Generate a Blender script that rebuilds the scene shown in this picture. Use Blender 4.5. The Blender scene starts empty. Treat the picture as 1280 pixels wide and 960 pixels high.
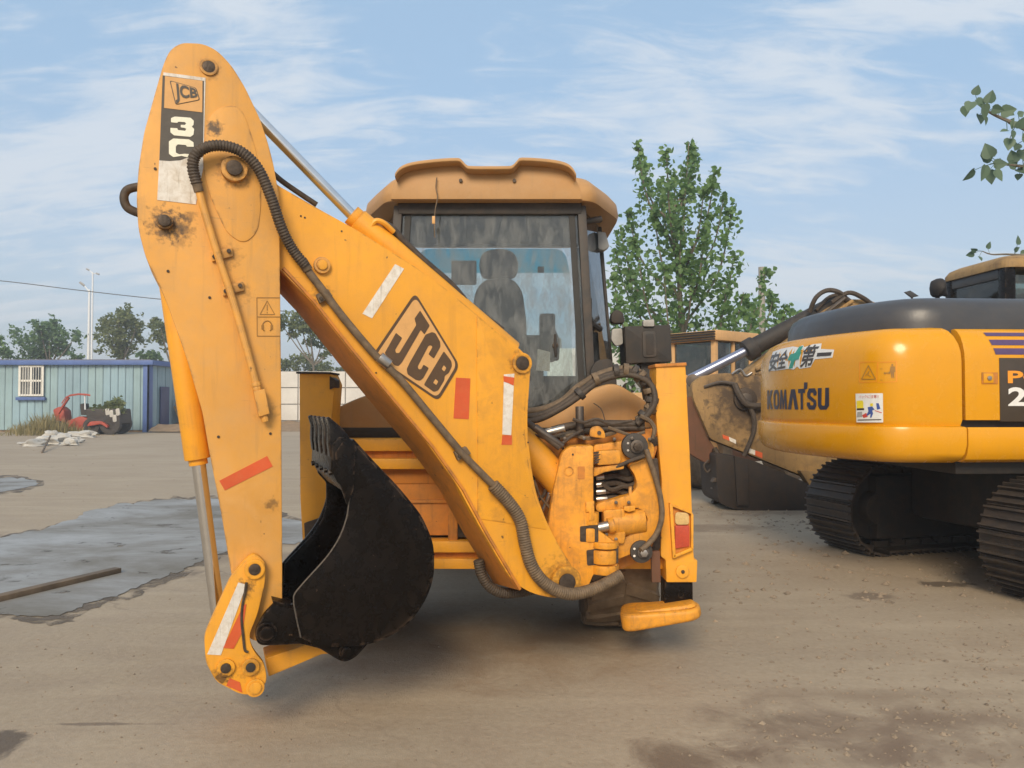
import bpy, bmesh, math, random
from mathutils import Vector, Matrix, noise as mnoise
R = math.radians
random.seed(7)
SC = bpy.context.scene
COL = SC.collection

# ------------------------------------------------------------------ camera
CAMZ, FPX, HORIZON = 1.55, 960.0, 503.0
PITCH = math.atan((HORIZON - 480.0) / FPX)
cd = bpy.data.cameras.new('camera'); cam = bpy.data.objects.new('camera', cd); COL.objects.link(cam)
cd.sensor_width = 36.0; cd.sensor_fit = 'HORIZONTAL'; cd.lens = 27.0
cd.clip_start = 0.05; cd.clip_end = 2000.0
cam.location = (0, 0, CAMZ); cam.rotation_euler = (R(90) + PITCH, 0, 0)
SC.camera = cam

# ------------------------------------------------------------------ light
SUN_EL, SUN_AZ = R(33), R(-170)          # azimuth from +Y towards +X: behind the camera, to its left
w = bpy.data.worlds.new('World'); SC.world = w; w.use_nodes = True
nt = w.node_tree; nt.nodes.clear()
def wn(t, **k):
    n = nt.nodes.new(t)
    for a, b in k.items(): setattr(n, a, b)
    return n
sky = wn('ShaderNodeTexSky', sky_type='NISHITA', sun_disc=False, sun_elevation=SUN_EL, sun_rotation=SUN_AZ)
sky.air_density = 1.0; sky.dust_density = 2.2; sky.ozone_density = 1.4; sky.altitude = 50
tc = wn('ShaderNodeTexCoord'); sep = wn('ShaderNodeSeparateXYZ')
nt.links.new(tc.outputs['Generated'], sep.inputs[0])
def wmath(op, a, b=None, clamp=False):
    n = wn('ShaderNodeMath', operation=op); n.use_clamp = clamp
    for i, v in enumerate((a, b)):
        if v is None: continue
        if isinstance(v, (int, float)): n.inputs[i].default_value = v
        else: nt.links.new(v, n.inputs[i])
    return n.outputs[0]
den = wmath('ADD', wmath('MAXIMUM', sep.outputs[2], 0.0), 0.30)
cx = wmath('DIVIDE', sep.outputs[0], den); cy = wmath('DIVIDE', sep.outputs[1], den)
comb = wn('ShaderNodeCombineXYZ'); nt.links.new(cx, comb.inputs[0]); nt.links.new(cy, comb.inputs[1])
mp = wn('ShaderNodeMapping'); mp.inputs['Rotation'].default_value = (0, 0, R(-24)); mp.inputs['Scale'].default_value = (0.9, 1.9, 1)
mp.inputs['Location'].default_value = (2.35, 0.7, 0)
nt.links.new(comb.outputs[0], mp.inputs[0])
n1 = wn('ShaderNodeTexNoise'); n1.inputs['Scale'].default_value = 1.25; n1.inputs['Detail'].default_value = 12; n1.inputs['Roughness'].default_value = 0.60; n1.inputs['Distortion'].default_value = 0.55
nt.links.new(mp.outputs[0], n1.inputs['Vector'])
mp2 = wn('ShaderNodeMapping'); mp2.inputs['Rotation'].default_value = (0, 0, R(-30)); mp2.inputs['Scale'].default_value = (2.0, 6.5, 1)
nt.links.new(comb.outputs[0], mp2.inputs[0])
n2 = wn('ShaderNodeTexNoise'); n2.inputs['Scale'].default_value = 2.4; n2.inputs['Detail'].default_value = 10; n2.inputs['Distortion'].default_value = 0.9; n2.inputs['Roughness'].default_value = 0.62
nt.links.new(mp2.outputs[0], n2.inputs['Vector'])
mix = wmath('ADD', wmath('MULTIPLY', n1.outputs[0], 0.66), wmath('MULTIPLY', n2.outputs[0], 0.34))
cr = wn('ShaderNodeValToRGB'); cr.color_ramp.elements[0].position = 0.45; cr.color_ramp.elements[0].color = (0, 0, 0, 1)
cr.color_ramp.elements[1].position = 0.60; cr.color_ramp.elements[1].color = (1, 1, 1, 1); cr.color_ramp.interpolation = 'EASE'
nt.links.new(mix, cr.inputs[0])
cm = wn('ShaderNodeMix', data_type='RGBA')
nt.links.new(wmath('MULTIPLY', cr.outputs[0], 0.74), cm.inputs[0])
hz = wn('ShaderNodeMix', data_type='RGBA'); hz.inputs[0].default_value = 0.72        # thin even veil over the whole sky
nt.links.new(sky.outputs[0], hz.inputs[6]); 
vr = wn('ShaderNodeValToRGB'); vr.color_ramp.elements[0].position = 0.02; vr.color_ramp.elements[0].color = (0.40, 0.445, 0.495, 1); vr.color_ramp.elements[1].position = 0.36; vr.color_ramp.elements[1].color = (0.280, 0.405, 0.545, 1)
nt.links.new(sep.outputs[2], vr.inputs[0])
vm = wn('ShaderNodeVectorMath', operation='SCALE'); vm.inputs['Scale'].default_value = 9.6; nt.links.new(vr.outputs[0], vm.inputs[0]); nt.links.new(vm.outputs[0], hz.inputs[7])
nt.links.new(hz.outputs[2], cm.inputs[6]); cm.inputs[7].default_value = (4.7, 5.0, 5.35, 1)
bg = wn('ShaderNodeBackground'); bg.inputs[1].default_value = 0.098
nt.links.new(cm.outputs[2], bg.inputs[0])
wo = wn('ShaderNodeOutputWorld'); nt.links.new(bg.outputs[0], wo.inputs[0])
sd = bpy.data.lights.new('sun', 'SUN'); sd.energy = 2.05; sd.angle = R(24); sd.color = (1.0, 0.84, 0.62)
sun = bpy.data.objects.new('sun', sd); COL.objects.link(sun)
sdir = Vector((math.sin(SUN_AZ) * math.cos(SUN_EL), math.cos(SUN_AZ) * math.cos(SUN_EL), math.sin(SUN_EL)))
sun.rotation_euler = sdir.to_track_quat('Z', 'Y').to_euler(); sun.location = sdir * 40
vs = SC.view_settings; vs.view_transform = 'Standard'; vs.look = 'None'; vs.exposure = 0.75; vs.gamma = 1.0; vs.use_curve_mapping = False
SC.cycles.max_bounces = 8; SC.cycles.transparent_max_bounces = 16

# ------------------------------------------------------------------ pixel -> place
CAM = Vector((0, 0, CAMZ))
FW = Vector((0, math.cos(PITCH), math.sin(PITCH))); UP = Vector((0, -math.sin(PITCH), math.cos(PITCH))); RT = Vector((1, 0, 0))
def ray(px, py): return FW + RT * ((px - 640.0) / FPX) + UP * ((480.0 - py) / FPX)
def W(px, py, Y):
    d = ray(px, py); return CAM + d * (Y / d.y)
def G(px, py, z=0.0):
    d = ray(px, py); return CAM + d * ((z - CAMZ) / d.z)
class PL:
    """upright plane through p0 whose normal n points away from the camera; off moves along n"""
    def __init__(s, p0, n): s.p0 = Vector(p0); s.n = Vector(n).normalized()
    def at(s, px, py, off=0.0):
        d = ray(px, py); q = s.p0 + s.n * off
        return CAM + d * ((q - CAM).dot(s.n) / d.dot(s.n))
    def r(s, px, py, rpx, off=0.0):   # pixel radius -> metres there
        return (s.at(px + rpx, py, off) - s.at(px, py, off)).length

# ------------------------------------------------------------------ materials
MATS = {}
def M(name): return MATS[name]
def new_mat(name):
    m = bpy.data.materials.new(name); m.use_nodes = True; MATS[name] = m
    return m, m.node_tree, m.node_tree.nodes['Principled BSDF']
def noise_node(t, scale, detail=5, rough=0.6, vec=None, dist=0.0):
    n = t.nodes.new('ShaderNodeTexNoise'); n.inputs['Scale'].default_value = scale; n.inputs['Detail'].default_value = detail
    n.inputs['Roughness'].default_value = rough; n.inputs['Distortion'].default_value = dist
    if vec is not None: t.links.new(vec, n.inputs['Vector'])
    return n.outputs[0]
def ramp(t, src, a, b, ca=(0, 0, 0, 1), cb=(1, 1, 1, 1)):
    c = t.nodes.new('ShaderNodeValToRGB'); c.color_ramp.elements[0].position = a; c.color_ramp.elements[1].position = b
    c.color_ramp.elements[0].color = ca; c.color_ramp.elements[1].color = cb
    t.links.new(src, c.inputs[0]); return c.outputs[0]
def mixc(t, fac, a, b, blend='MIX'):
    m = t.nodes.new('ShaderNodeMix'); m.data_type = 'RGBA'; m.blend_type = blend
    for s, v in ((0, fac), (6, a), (7, b)):
        if isinstance(v, (int, float)): m.inputs[s].default_value = v
        elif isinstance(v, (tuple, list)): m.inputs[s].default_value = tuple(v) + ((1,) if len(v) == 3 else ())
        else: t.links.new(v, m.inputs[s])
    return m.outputs[2]
def mth(t, op, a, b=None):
    n = t.nodes.new('ShaderNodeMath'); n.operation = op
    for i, v in enumerate((a, b)):
        if v is None: continue
        if isinstance(v, (int, float)): n.inputs[i].default_value = v
        else: t.links.new(v, n.inputs[i])
    return n.outputs[0]
def wpos(t):
    g = t.nodes.new('ShaderNodeNewGeometry'); return g.outputs['Position']
def bump(t, b, h, strength, dist=0.01):
    n = t.nodes.new('ShaderNodeBump'); n.inputs['Strength'].default_value = strength; n.inputs['Distance'].default_value = dist
    t.links.new(h, n.inputs['Height']); t.links.new(n.outputs[0], b.inputs['Normal'])
def paint(name, base, rough=0.42, dust=0.35, dustcol=(0.42, 0.30, 0.17), chips=0.5, metal=0.0, chipcol=(0.09, 0.045, 0.02), coat=0.0, var=0.12, scale=1.0, wear=0.0, spots=(), bmp=0.08, spec=0.5):
    m, t, b = new_mat(name); P = wpos(t)
    big = noise_node(t, 1.7 * scale, 6, 0.6, P); fine = noise_node(t, 42 * scale, 4, 0.65, P); mid = noise_node(t, 9 * scale, 6, 0.65, P, 0.4)
    dk = tuple(c * (1 - var) for c in base); lt = tuple(min(1, c * (1 + var)) for c in base)
    c = mixc(t, ramp(t, big, 0.3, 0.7), dk, lt)
    dm = mth(t, 'MULTIPLY', ramp(t, mid, 0.42, 0.78), dust)
    c = mixc(t, dm, c, dustcol)
    mps = t.nodes.new('ShaderNodeMapping'); mps.inputs['Scale'].default_value = (16, 16, 1.3); t.links.new(P, mps.inputs[0])
    st = noise_node(t, 1.5 * scale, 4, 0.6, mps.outputs[0])
    c = mixc(t, mth(t, 'MULTIPLY', ramp(t, st, 0.56, 0.80), dust * 0.9), c, tuple(q * 0.55 for q in dustcol))
    if wear > 0:
        for rot_, amt_ in ((0.5, 0.5), (-0.9, 0.35)):
            mpx = t.nodes.new('ShaderNodeMapping'); mpx.inputs['Scale'].default_value = (3, 3, 130); mpx.inputs['Rotation'].default_value = (0, rot_, 0); t.links.new(P, mpx.inputs[0])
            sc_ = noise_node(t, 1.2, 3, 0.5, mpx.outputs[0]); c = mixc(t, mth(t, 'MULTIPLY', mth(t, 'MULTIPLY', ramp(t, sc_, 0.70, 0.73), ramp(t, mid, 0.52, 0.60)), amt_), c, tuple(q * 0.5 for q in dustcol))
    if chips > 0:
        ch = noise_node(t, 30 * scale, 2, 0.5, P)
        chm = mth(t, 'MULTIPLY', ramp(t, ch, 0.735, 0.75), ramp(t, mid, 0.5, 0.56))
        c = mixc(t, mth(t, 'MULTIPLY', chm, chips), c, chipcol)
    if wear > 0:      # paint rubbed off along the edges
        bv = t.nodes.new('ShaderNodeBevel'); bv.samples = 4; bv.inputs[0].default_value = 0.012
        gm = t.nodes.new('ShaderNodeNewGeometry'); dp = t.nodes.new('ShaderNodeVectorMath'); dp.operation = 'DOT_PRODUCT'
        t.links.new(bv.outputs[0], dp.inputs[0]); t.links.new(gm.outputs['True Normal'], dp.inputs[1])
        e = ramp(t, dp.outputs['Value'], 0.90, 0.995, (1, 1, 1, 1), (0, 0, 0, 1))
        c = mixc(t, mth(t, 'MULTIPLY', mth(t, 'MULTIPLY', e, ramp(t, mid, 0.47, 0.60)), wear), c, chipcol)
    for (q, rad, amt) in spots:   # grease thrown round a pin
        dv = t.nodes.new('ShaderNodeVectorMath'); dv.operation = 'DISTANCE'; t.links.new(P, dv.inputs[0]); dv.inputs[1].default_value = tuple(q)
        d = mth(t, 'ADD', mth(t, 'DIVIDE', dv.outputs['Value'], rad), mth(t, 'MULTIPLY', mth(t, 'SUBTRACT', fine if rad < .2 else mid, 0.5), 2.6))
        c = mixc(t, mth(t, 'MULTIPLY', ramp(t, d, 0.35, 1.0, (1, 1, 1, 1), (0, 0, 0, 1)), amt), c, (0.055, 0.032, 0.016))
    t.links.new(c, b.inputs['Base Color']); b.inputs['Specular IOR Level'].default_value = spec
    rr = t.nodes.new('ShaderNodeMapRange'); rr.inputs[3].default_value = max(0.05, rough - 0.1); rr.inputs[4].default_value = min(1, rough + 0.25)
    t.links.new(mid, rr.inputs[0]); t.links.new(rr.outputs[0], b.inputs['Roughness'])
    b.inputs['Metallic'].default_value = metal
    b.inputs['Coat Weight'].default_value = coat; b.inputs['Coat Roughness'].default_value = 0.12
    bump(t, b, mth(t, 'ADD', fine, mth(t, 'MULTIPLY', big, 2.0)), bmp, 0.01)
    return m
def plain(name, base, rough=0.6, metal=0.0, var=0.25, scale=12, bmp=0.1):
    m, t, b = new_mat(name); P = wpos(t)
    n = noise_node(t, scale, 6, 0.65, P)
    c = mixc(t, ramp(t, n, 0.3, 0.72), tuple(x * (1 - var) for x in base), tuple(min(1, x * (1 + var)) for x in base))
    t.links.new(c, b.inputs['Base Color']); b.inputs['Roughness'].default_value = rough; b.inputs['Metallic'].default_value = metal
    if bmp: bump(t, b, n, bmp, 0.01)
    return m
AL = R(22)
BP = PL(W(706, 725, 4.32), (-math.sin(AL), math.cos(AL), 0))      # the plane the digging arm folds in
def sp(px, py, off, rpx, amt): return (BP.at(px, py, off), BP.r(px, py, rpx, off), amt)
paint('jcb_yellow', (0.745, 0.33, 0.020), rough=0.42, dust=0.30, dustcol=(0.50, 0.25, 0.07), chips=0.8, wear=0.7,
      spots=[sp(652, 454, -.13, 16, .5), sp(706, 727, -.13, 30, .55), sp(306, 735, -.22, 14, .8), sp(277, 848, -.22, 16, .85), sp(404, 370, -.13, 16, .5), sp(313, 833, -.22, 18, .4), sp(620, 740, -.12, 30, .35)])
paint('jcb_pale', (0.66, 0.315, 0.058), rough=0.5, dust=0.42, dustcol=(0.50, 0.31, 0.14), chips=0.8, wear=0.9,  # paler yellow: the haze over the dipper is put into the colour
      spots=[sp(208, 280, -.18, 26, .85), sp(228, 284, -.18, 20, .6), sp(268, 160, -.18, 12, .95), sp(292, 214, -.18, 24, .5), sp(262, 86, -.18, 15, .4), sp(340, 630, -.18, 10, .6), sp(236, 272, -.18, 12, .5), sp(225, 300, -.18, 14, .4), sp(285, 320, -.18, 20, .35), sp(298, 363, -.18, 18, .35), sp(335, 515, -.18, 14, .35), sp(300, 650, -.18, 60, .12)])
paint('jcb_roof', (0.44, 0.232, 0.078), rough=0.5, dust=0.40, dustcol=(0.50, 0.33, 0.18), chips=0.4, wear=0.3)
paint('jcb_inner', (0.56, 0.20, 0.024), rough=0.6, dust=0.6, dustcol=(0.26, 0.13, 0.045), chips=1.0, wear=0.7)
paint('jcb_grimy', (0.72, 0.30, 0.020), rough=0.5, dust=0.65, dustcol=(0.27, 0.13, 0.04), chips=1.0, wear=1.0, scale=2.0)
paint('komatsu_yellow', (0.68, 0.30, 0.002), rough=0.17, dust=0.12, dustcol=(0.52, 0.28, 0.06), chips=0.0, coat=0.0, var=0.03, bmp=0.012, spec=0.5)
paint('tan_paint', (0.36, 0.215, 0.075), rough=0.6, dust=0.8, dustcol=(0.17, 0.105, 0.055), chips=1.0, wear=0.6, spots=[(W(931, 497, 11.3), .55, .9), (W(925, 515, 11.3), .5, .6), (W(955, 575, 11.3), .5, .5), (W(890, 560, 11.3), .5, .5), (W(900, 480, 11.3), .35, .5)])
paint('loader_tan', (0.62, 0.36, 0.15), rough=0.6, dust=0.4, dustcol=(0.40, 0.26, 0.15), chips=0.6)
paint('rust_red', (0.13, 0.055, 0.028), rough=0.8, dust=0.6, dustcol=(0.10, 0.06, 0.035), chips=0.6)
paint('dirty_black', (0.022, 0.015, 0.011), rough=0.7, dust=0.7, dustcol=(0.06, 0.036, 0.022), chips=0.8, chipcol=(0.12, 0.05, 0.025))
paint('black_gloss', (0.0055, 0.0038, 0.003), rough=0.20, dust=0.22, dustcol=(0.020, 0.012, 0.007), scale=1.8, chips=1.0, chipcol=(0.14, 0.09, 0.06), spec=0.16, bmp=0.14, wear=0.6)  # pale chip speckle: scuffs, and glints put into the colour
paint('black_dull', (0.022, 0.019, 0.017), rough=0.6, dust=0.5, dustcol=(0.09, 0.06, 0.04), chips=0.0)
paint('hood_grey', (0.050, 0.050, 0.054), rough=0.32, dust=0.30, dustcol=(0.10, 0.085, 0.07), chips=0.0)
paint('frame_grey', (0.036, 0.030, 0.026), rough=0.55, dust=0.45, dustcol=(0.15, 0.11, 0.08), chips=0.0)
paint('track_steel', (0.055, 0.046, 0.040), rough=0.5, dust=0.6, dustcol=(0.14, 0.095, 0.06), chips=0.0, metal=0.35)
paint('greasy_steel', (0.12, 0.10, 0.085), rough=0.45, dust=0.6, dustcol=(0.10, 0.065, 0.04), chips=0.0, metal=0.7)
plain('chrome', (0.72, 0.70, 0.68), 0.16, 1.0, 0.06, 20, 0.0)
plain('rod_dull', (0.42, 0.38, 0.34), 0.34, 0.9, 0.15, 20, 0.05)
plain('rod_blue', (0.30, 0.32, 0.42), 0.3, 0.7, 0.15, 8, 0.05)
plain('hose', (0.060, 0.042, 0.028), 0.68, 0.0, 0.45, 30, 0.2)
plain('hose_worn', (0.14, 0.095, 0.055), 0.7, 0.0, 0.4, 25, 0.2)
plain('pin_steel', (0.07, 0.05, 0.036), 0.55, 0.5, 0.4, 40, 0.3)
plain('rubber', (0.05, 0.042, 0.036), 0.85, 0.0, 0.35, 10, 0.3)
plain('mud_rubber', (0.17, 0.12, 0.075), 0.95, 0.0, 0.4, 7, 0.4)
plain('weld', (0.13, 0.11, 0.09), 0.5, 0.6, 0.3, 80, 0.4)
paint('sticker_white', (0.70, 0.66, 0.60), rough=0.5, dust=0.75, dustcol=(0.42, 0.32, 0.21), chips=0.9, chipcol=(0.55, 0.27, 0.06), scale=3)
paint('sticker_red', (0.58, 0.085, 0.018), rough=0.5, dust=0.2, dustcol=(0.55, 0.22, 0.08), chips=0.9, chipcol=(0.62, 0.30, 0.08), scale=3)
plain('decal_brown', (0.085, 0.045, 0.018), 0.5, 0, 0.15, 30, 0.0)
plain('decal_grey', (0.075, 0.062, 0.048), 0.5, 0, 0.15, 30, 0.0)
plain('decal_tan', (0.62, 0.33, 0.11), 0.5, 0, 0.08, 20, 0.0)
plain('decal_cream', (0.78, 0.75, 0.60), 0.5, 0, 0.08, 60, 0.0)
plain('decal_line', (0.30, 0.15, 0.03), 0.5, 0, 0.1, 30, 0.0)
plain('decal_navy', (0.020, 0.018, 0.040), 0.4, 0, 0.15, 30, 0.0)
plain('decal_white', (0.72, 0.71, 0.68), 0.45, 0, 0.06, 30, 0.0)
plain('decal_green', (0.03, 0.30, 0.22), 0.45, 0, 0.12, 30, 0.0)
plain('decal_purple', (0.085, 0.05, 0.13), 0.4, 0, 0.1, 30, 0.0)
plain('decal_dark', (0.050, 0.035, 0.022), 0.35, 0, 0.15, 10, 0.0)
plain('decal_orange', (0.80, 0.30, 0.02), 0.4, 0, 0.05, 30, 0.0)
plain('print_yellow', (0.75, 0.60, 0.03), 0.5, 0, 0.05, 30, 0.0)
plain('print_blue', (0.05, 0.09, 0.30), 0.5, 0, 0.1, 30, 0.0)
plain('print_red', (0.55, 0.06, 0.04), 0.5, 0, 0.1, 30, 0.0)
plain('wood', (0.14, 0.10, 0.065), 0.85, 0, 0.35, 6, 0.3)
plain('concrete_pole', (0.30, 0.28, 0.25), 0.9, 0, 0.2, 4, 0.2)
plain('white_wall', (0.62, 0.59, 0.54), 0.8, 0, 0.12, 0.8, 0.0)
plain('white_board', (0.72, 0.70, 0.66), 0.7, 0, 0.06, 1.0, 0.0)
plain('shed_blue', (0.255, 0.375, 0.43), 0.55, 0, 0.16, 0.5, 0.0)
plain('shed_teal', (0.27, 0.385, 0.41), 0.55, 0, 0.16, 0.5, 0.0)
plain('shed_side', (0.10, 0.10, 0.13), 0.6, 0, 0.2, 0.6, 0.0)
plain('trim_blue', (0.075, 0.13, 0.33), 0.5, 0, 0.15, 1.0, 0.0)
plain('door_blue', (0.025, 0.04, 0.13), 0.5, 0, 0.15, 1.0, 0.0)
plain('frame_white', (0.68, 0.66, 0.60), 0.6, 0, 0.1, 4, 0.0)
plain('dark_glass', (0.035, 0.04, 0.045), 0.12, 0, 0.3, 3, 0.0)
plain('curtain', (0.20, 0.20, 0.19), 0.8, 0, 0.3, 3, 0.0)
plain('tractor_red', (0.36, 0.055, 0.030), 0.55, 0, 0.25, 2, 0.1)
plain('sack', (0.46, 0.44, 0.40), 0.8, 0, 0.15, 3, 0.4)
plain('lamp_white', (0.70, 0.72, 0.74), 0.5, 0, 0.05, 2, 0.0)
plain('cable', (0.10, 0.10, 0.10), 0.7, 0, 0.1, 2, 0.0)
plain('dirt', (0.24, 0.165, 0.10), 0.95, 0, 0.3, 3, 0.5)
plain('stone', (0.235, 0.18, 0.125), 0.95, 0, 0.4, 6, 0.2)
plain('straw', (0.34, 0.22, 0.08), 0.9, 0, 0.35, 3, 0.0)
plain('dry_grass', (0.20, 0.155, 0.062), 0.9, 0, 0.35, 0.8, 0.0)
plain('seat_fabric', (0.030, 0.029, 0.030), 0.85, 0, 0.2, 12, 0.2)
plain('liner', (0.040, 0.038, 0.036), 0.8, 0, 0.2, 6, 0.1)
plain('bark', (0.17, 0.145, 0.11), 0.9, 0, 0.35, 10, 0.4)
plain('amber', (0.62, 0.42, 0.17), 0.35, 0, 0.15, 60, 0.1)
plain('lens_red', (0.48, 0.07, 0.035), 0.25, 0, 0.12, 60, 0.1)
plain('lamp_grey', (0.33, 0.32, 0.30), 0.5, 0, 0.15, 20, 0.1)
def leaf_mat(name, a, b_, trans=0.35):
    m, t, b = new_mat(name); oi = t.nodes.new('ShaderNodeAttribute'); oi.attribute_name = 'tone'; P = wpos(t)
    n = noise_node(t, 0.9, 3, 0.6, P)
    f = mth(t, 'ADD', mth(t, 'MULTIPLY', oi.outputs['Fac'], 0.6), mth(t, 'MULTIPLY', n, 0.4))
    c = mixc(t, f, a, b_); t.links.new(c, b.inputs['Base Color']); b.inputs['Roughness'].default_value = 0.55
    tr = t.nodes.new('ShaderNodeBsdfTranslucent'); t.links.new(c, tr.inputs[0])
    ms = t.nodes.new('ShaderNodeMixShader'); ms.inputs[0].default_value = trans
    t.links.new(b.outputs[0], ms.inputs[1]); t.links.new(tr.outputs[0], ms.inputs[2])
    t.links.new(ms.outputs[0], t.nodes['Material Output'].inputs[0]); return m
leaf_mat('leaf_poplar', (0.085, 0.17, 0.070), (0.24, 0.38, 0.12), .5)
leaf_mat('leaf_dark', (0.09, 0.17, 0.08), (0.20, 0.31, 0.13), .5)
leaf_mat('leaf_olive', (0.12, 0.16, 0.06), (0.26, 0.28, 0.11), .5)
leaf_mat('leaf_near', (0.075, 0.13, 0.085), (0.15, 0.22, 0.14))
leaf_mat('grass_leaf', (0.16, 0.15, 0.05), (0.42, 0.33, 0.15))
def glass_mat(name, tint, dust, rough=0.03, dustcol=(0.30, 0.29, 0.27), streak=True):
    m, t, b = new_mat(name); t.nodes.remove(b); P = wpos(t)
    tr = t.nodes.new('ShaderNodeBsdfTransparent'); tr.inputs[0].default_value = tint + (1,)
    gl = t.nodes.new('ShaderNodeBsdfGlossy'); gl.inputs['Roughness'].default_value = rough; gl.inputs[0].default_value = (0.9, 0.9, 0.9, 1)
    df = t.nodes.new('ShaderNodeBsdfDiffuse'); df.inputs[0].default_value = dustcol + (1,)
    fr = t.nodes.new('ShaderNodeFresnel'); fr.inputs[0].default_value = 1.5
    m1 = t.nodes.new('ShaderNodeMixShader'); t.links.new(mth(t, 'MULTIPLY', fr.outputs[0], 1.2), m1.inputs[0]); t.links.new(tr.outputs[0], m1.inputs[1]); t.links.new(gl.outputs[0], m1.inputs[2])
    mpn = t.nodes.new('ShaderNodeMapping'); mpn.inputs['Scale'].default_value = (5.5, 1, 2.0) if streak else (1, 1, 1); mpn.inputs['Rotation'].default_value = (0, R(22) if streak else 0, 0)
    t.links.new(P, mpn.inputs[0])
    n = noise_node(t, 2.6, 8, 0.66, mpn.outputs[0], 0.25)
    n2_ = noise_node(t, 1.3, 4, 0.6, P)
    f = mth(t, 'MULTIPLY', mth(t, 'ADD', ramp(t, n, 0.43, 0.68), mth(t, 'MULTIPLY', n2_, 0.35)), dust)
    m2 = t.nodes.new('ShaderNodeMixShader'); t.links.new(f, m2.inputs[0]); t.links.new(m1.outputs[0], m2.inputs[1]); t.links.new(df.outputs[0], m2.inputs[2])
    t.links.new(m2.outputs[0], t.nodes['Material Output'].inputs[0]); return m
glass_mat('cab_glass', (0.80, 0.84, 0.85), 0.36, dustcol=(0.26, 0.27, 0.27))  # grey streaks: dust, with cloud reflections also put into the colour
glass_mat('side_glass', (0.55, 0.62, 0.68), 0.30)
glass_mat('front_glass', (0.92, 0.98, 0.98), 0.10, dustcol=(0.6, 0.62, 0.62))
glass_mat('tint_blue', (0.13, 0.66, 0.74), 0.10, dustcol=(0.10, 0.45, 0.6))
glass_mat('dim_glass', (0.45, 0.55, 0.54), 0.22)

# ------------------------------------------------------------------ mesh helpers
WM = {}                       # world matrices of everything built
XF = [Matrix.Identity(4)]     # transform applied to every built vertex
class MB:
    def __init__(s): s.v = []; s.f = []
    def add(s, v, f):
        o = len(s.v); s.v += [Vector(p) for p in v]; s.f += [[i + o for i in q] for q in f]; return s
    def box(s, c, size, rot=None):
        hx, hy, hz = (q / 2 for q in size); c = Vector(c)
        v = [Vector((x, y, z)) for x in (-hx, hx) for y in (-hy, hy) for z in (-hz, hz)]
        if rot is not None: v = [rot @ p for p in v]
        return s.add([p + c for p in v], [(0, 1, 3, 2), (4, 6, 7, 5), (0, 4, 5, 1), (2, 3, 7, 6), (0, 2, 6, 4), (1, 5, 7, 3)])
    def hexa(s, a, b):   # two quads a,b (4 pts each)
        return s.prism(a, b)
    def prism(s, a, b):
        n = len(a); f = [list(range(n))[::-1], [n + i for i in range(n)]]
        for i in range(n): j = (i + 1) % n; f.append((i, j, n + j, n + i))
        return s.add(list(a) + list(b), f)
    def cyl(s, p0, p1, r0, r1=None, seg=20):
        p0, p1 = Vector(p0), Vector(p1); r1 = r0 if r1 is None else r1
        q = (p1 - p0).to_track_quat('Z', 'Y'); v = []
        for p, r in ((p0, r0), (p1, r1)):
            for i in range(seg):
                a = 2 * math.pi * i / seg; v.append(p + q @ Vector((r * math.cos(a), r * math.sin(a), 0)))
        f = [(i, (i + 1) % seg, seg + (i + 1) % seg, seg + i) for i in range(seg)] + [list(range(seg))[::-1], list(range(seg, 2 * seg))]
        return s.add(v, f)
    def ring(s, p0, p1, ro, ri, seg=24):
        p0, p1 = Vector(p0), Vector(p1); q = (p1 - p0).to_track_quat('Z', 'Y'); v = []
        for p, r in ((p0, ro), (p0, ri), (p1, ri), (p1, ro)):
            for i in range(seg):
                a = 2 * math.pi * i / seg; v.append(p + q @ Vector((r * math.cos(a), r * math.sin(a), 0)))
        f = []
        for k in range(4):
            k2 = (k + 1) % 4
            for i in range(seg):
                j = (i + 1) % seg; f.append((k * seg + j, k * seg + i, k2 * seg + i, k2 * seg + j))
        return s.add(v, f)
    def tube(s, path, r, seg=8, caps=True):
        path = [Vector(p) for p in path]; n = len(path); v = []
        up = Vector((0.13, 0.21, 0.97)); t0 = (path[1] - path[0]).normalized(); a = t0.cross(up).normalized()
        for i, p in enumerate(path):
            t = (path[min(i + 1, n - 1)] - path[max(i - 1, 0)])
            t = t.normalized() if t.length > 1e-9 else t0
            a = (a - t * a.dot(t)); a = a.normalized() if a.length > 1e-6 else t.orthogonal().normalized()
            b = t.cross(a); rr = r(i) if callable(r) else r
            for k in range(seg):
                g = 2 * math.pi * k / seg; v.append(p + a * (rr * math.cos(g)) + b * (rr * math.sin(g)))
        f = [(i * seg + k, i * seg + (k + 1) % seg, (i + 1) * seg + (k + 1) % seg, (i + 1) * seg + k) for i in range(n - 1) for k in range(seg)]
        if caps: f += [list(range(seg))[::-1], list(range((n - 1) * seg, n * seg))]
        return s.add(v, f)
    def loft(s, rings, close=True, cap=True):
        n = len(rings[0]); v = [p for r_ in rings for p in r_]; f = []
        for k in range(len(rings) - 1):
            for i in range(n if close else n - 1):
                j = (i + 1) % n; f.append((k * n + i, k * n + j, (k + 1) * n + j, (k + 1) * n + i))
        if cap: f += [list(range(n))[::-1], list(range((len(rings) - 1) * n, len(rings) * n))]
        return s.add(v, f)
    def build(s, name, mat, parent=None, bevel=0.0, seg=2, smooth=True, angle=38, recalc=True):
        bm = bmesh.new(); vs_ = [bm.verts.new(XF[0] @ p) for p in s.v]
        for q in s.f:
            try: bm.faces.new([vs_[i] for i in q])
            except ValueError: pass
        if recalc: bmesh.ops.recalc_face_normals(bm, faces=bm.faces)
        if bevel > 0:
            ed = [e for e in bm.edges if len(e.link_faces) == 2 and e.calc_face_angle(0) > R(30)]
            bmesh.ops.bevel(bm, geom=ed, offset=bevel, segments=seg, affect='EDGES', profile=0.6, clamp_overlap=True)
        return finish(name, bm, mat, parent, smooth, angle)
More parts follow.
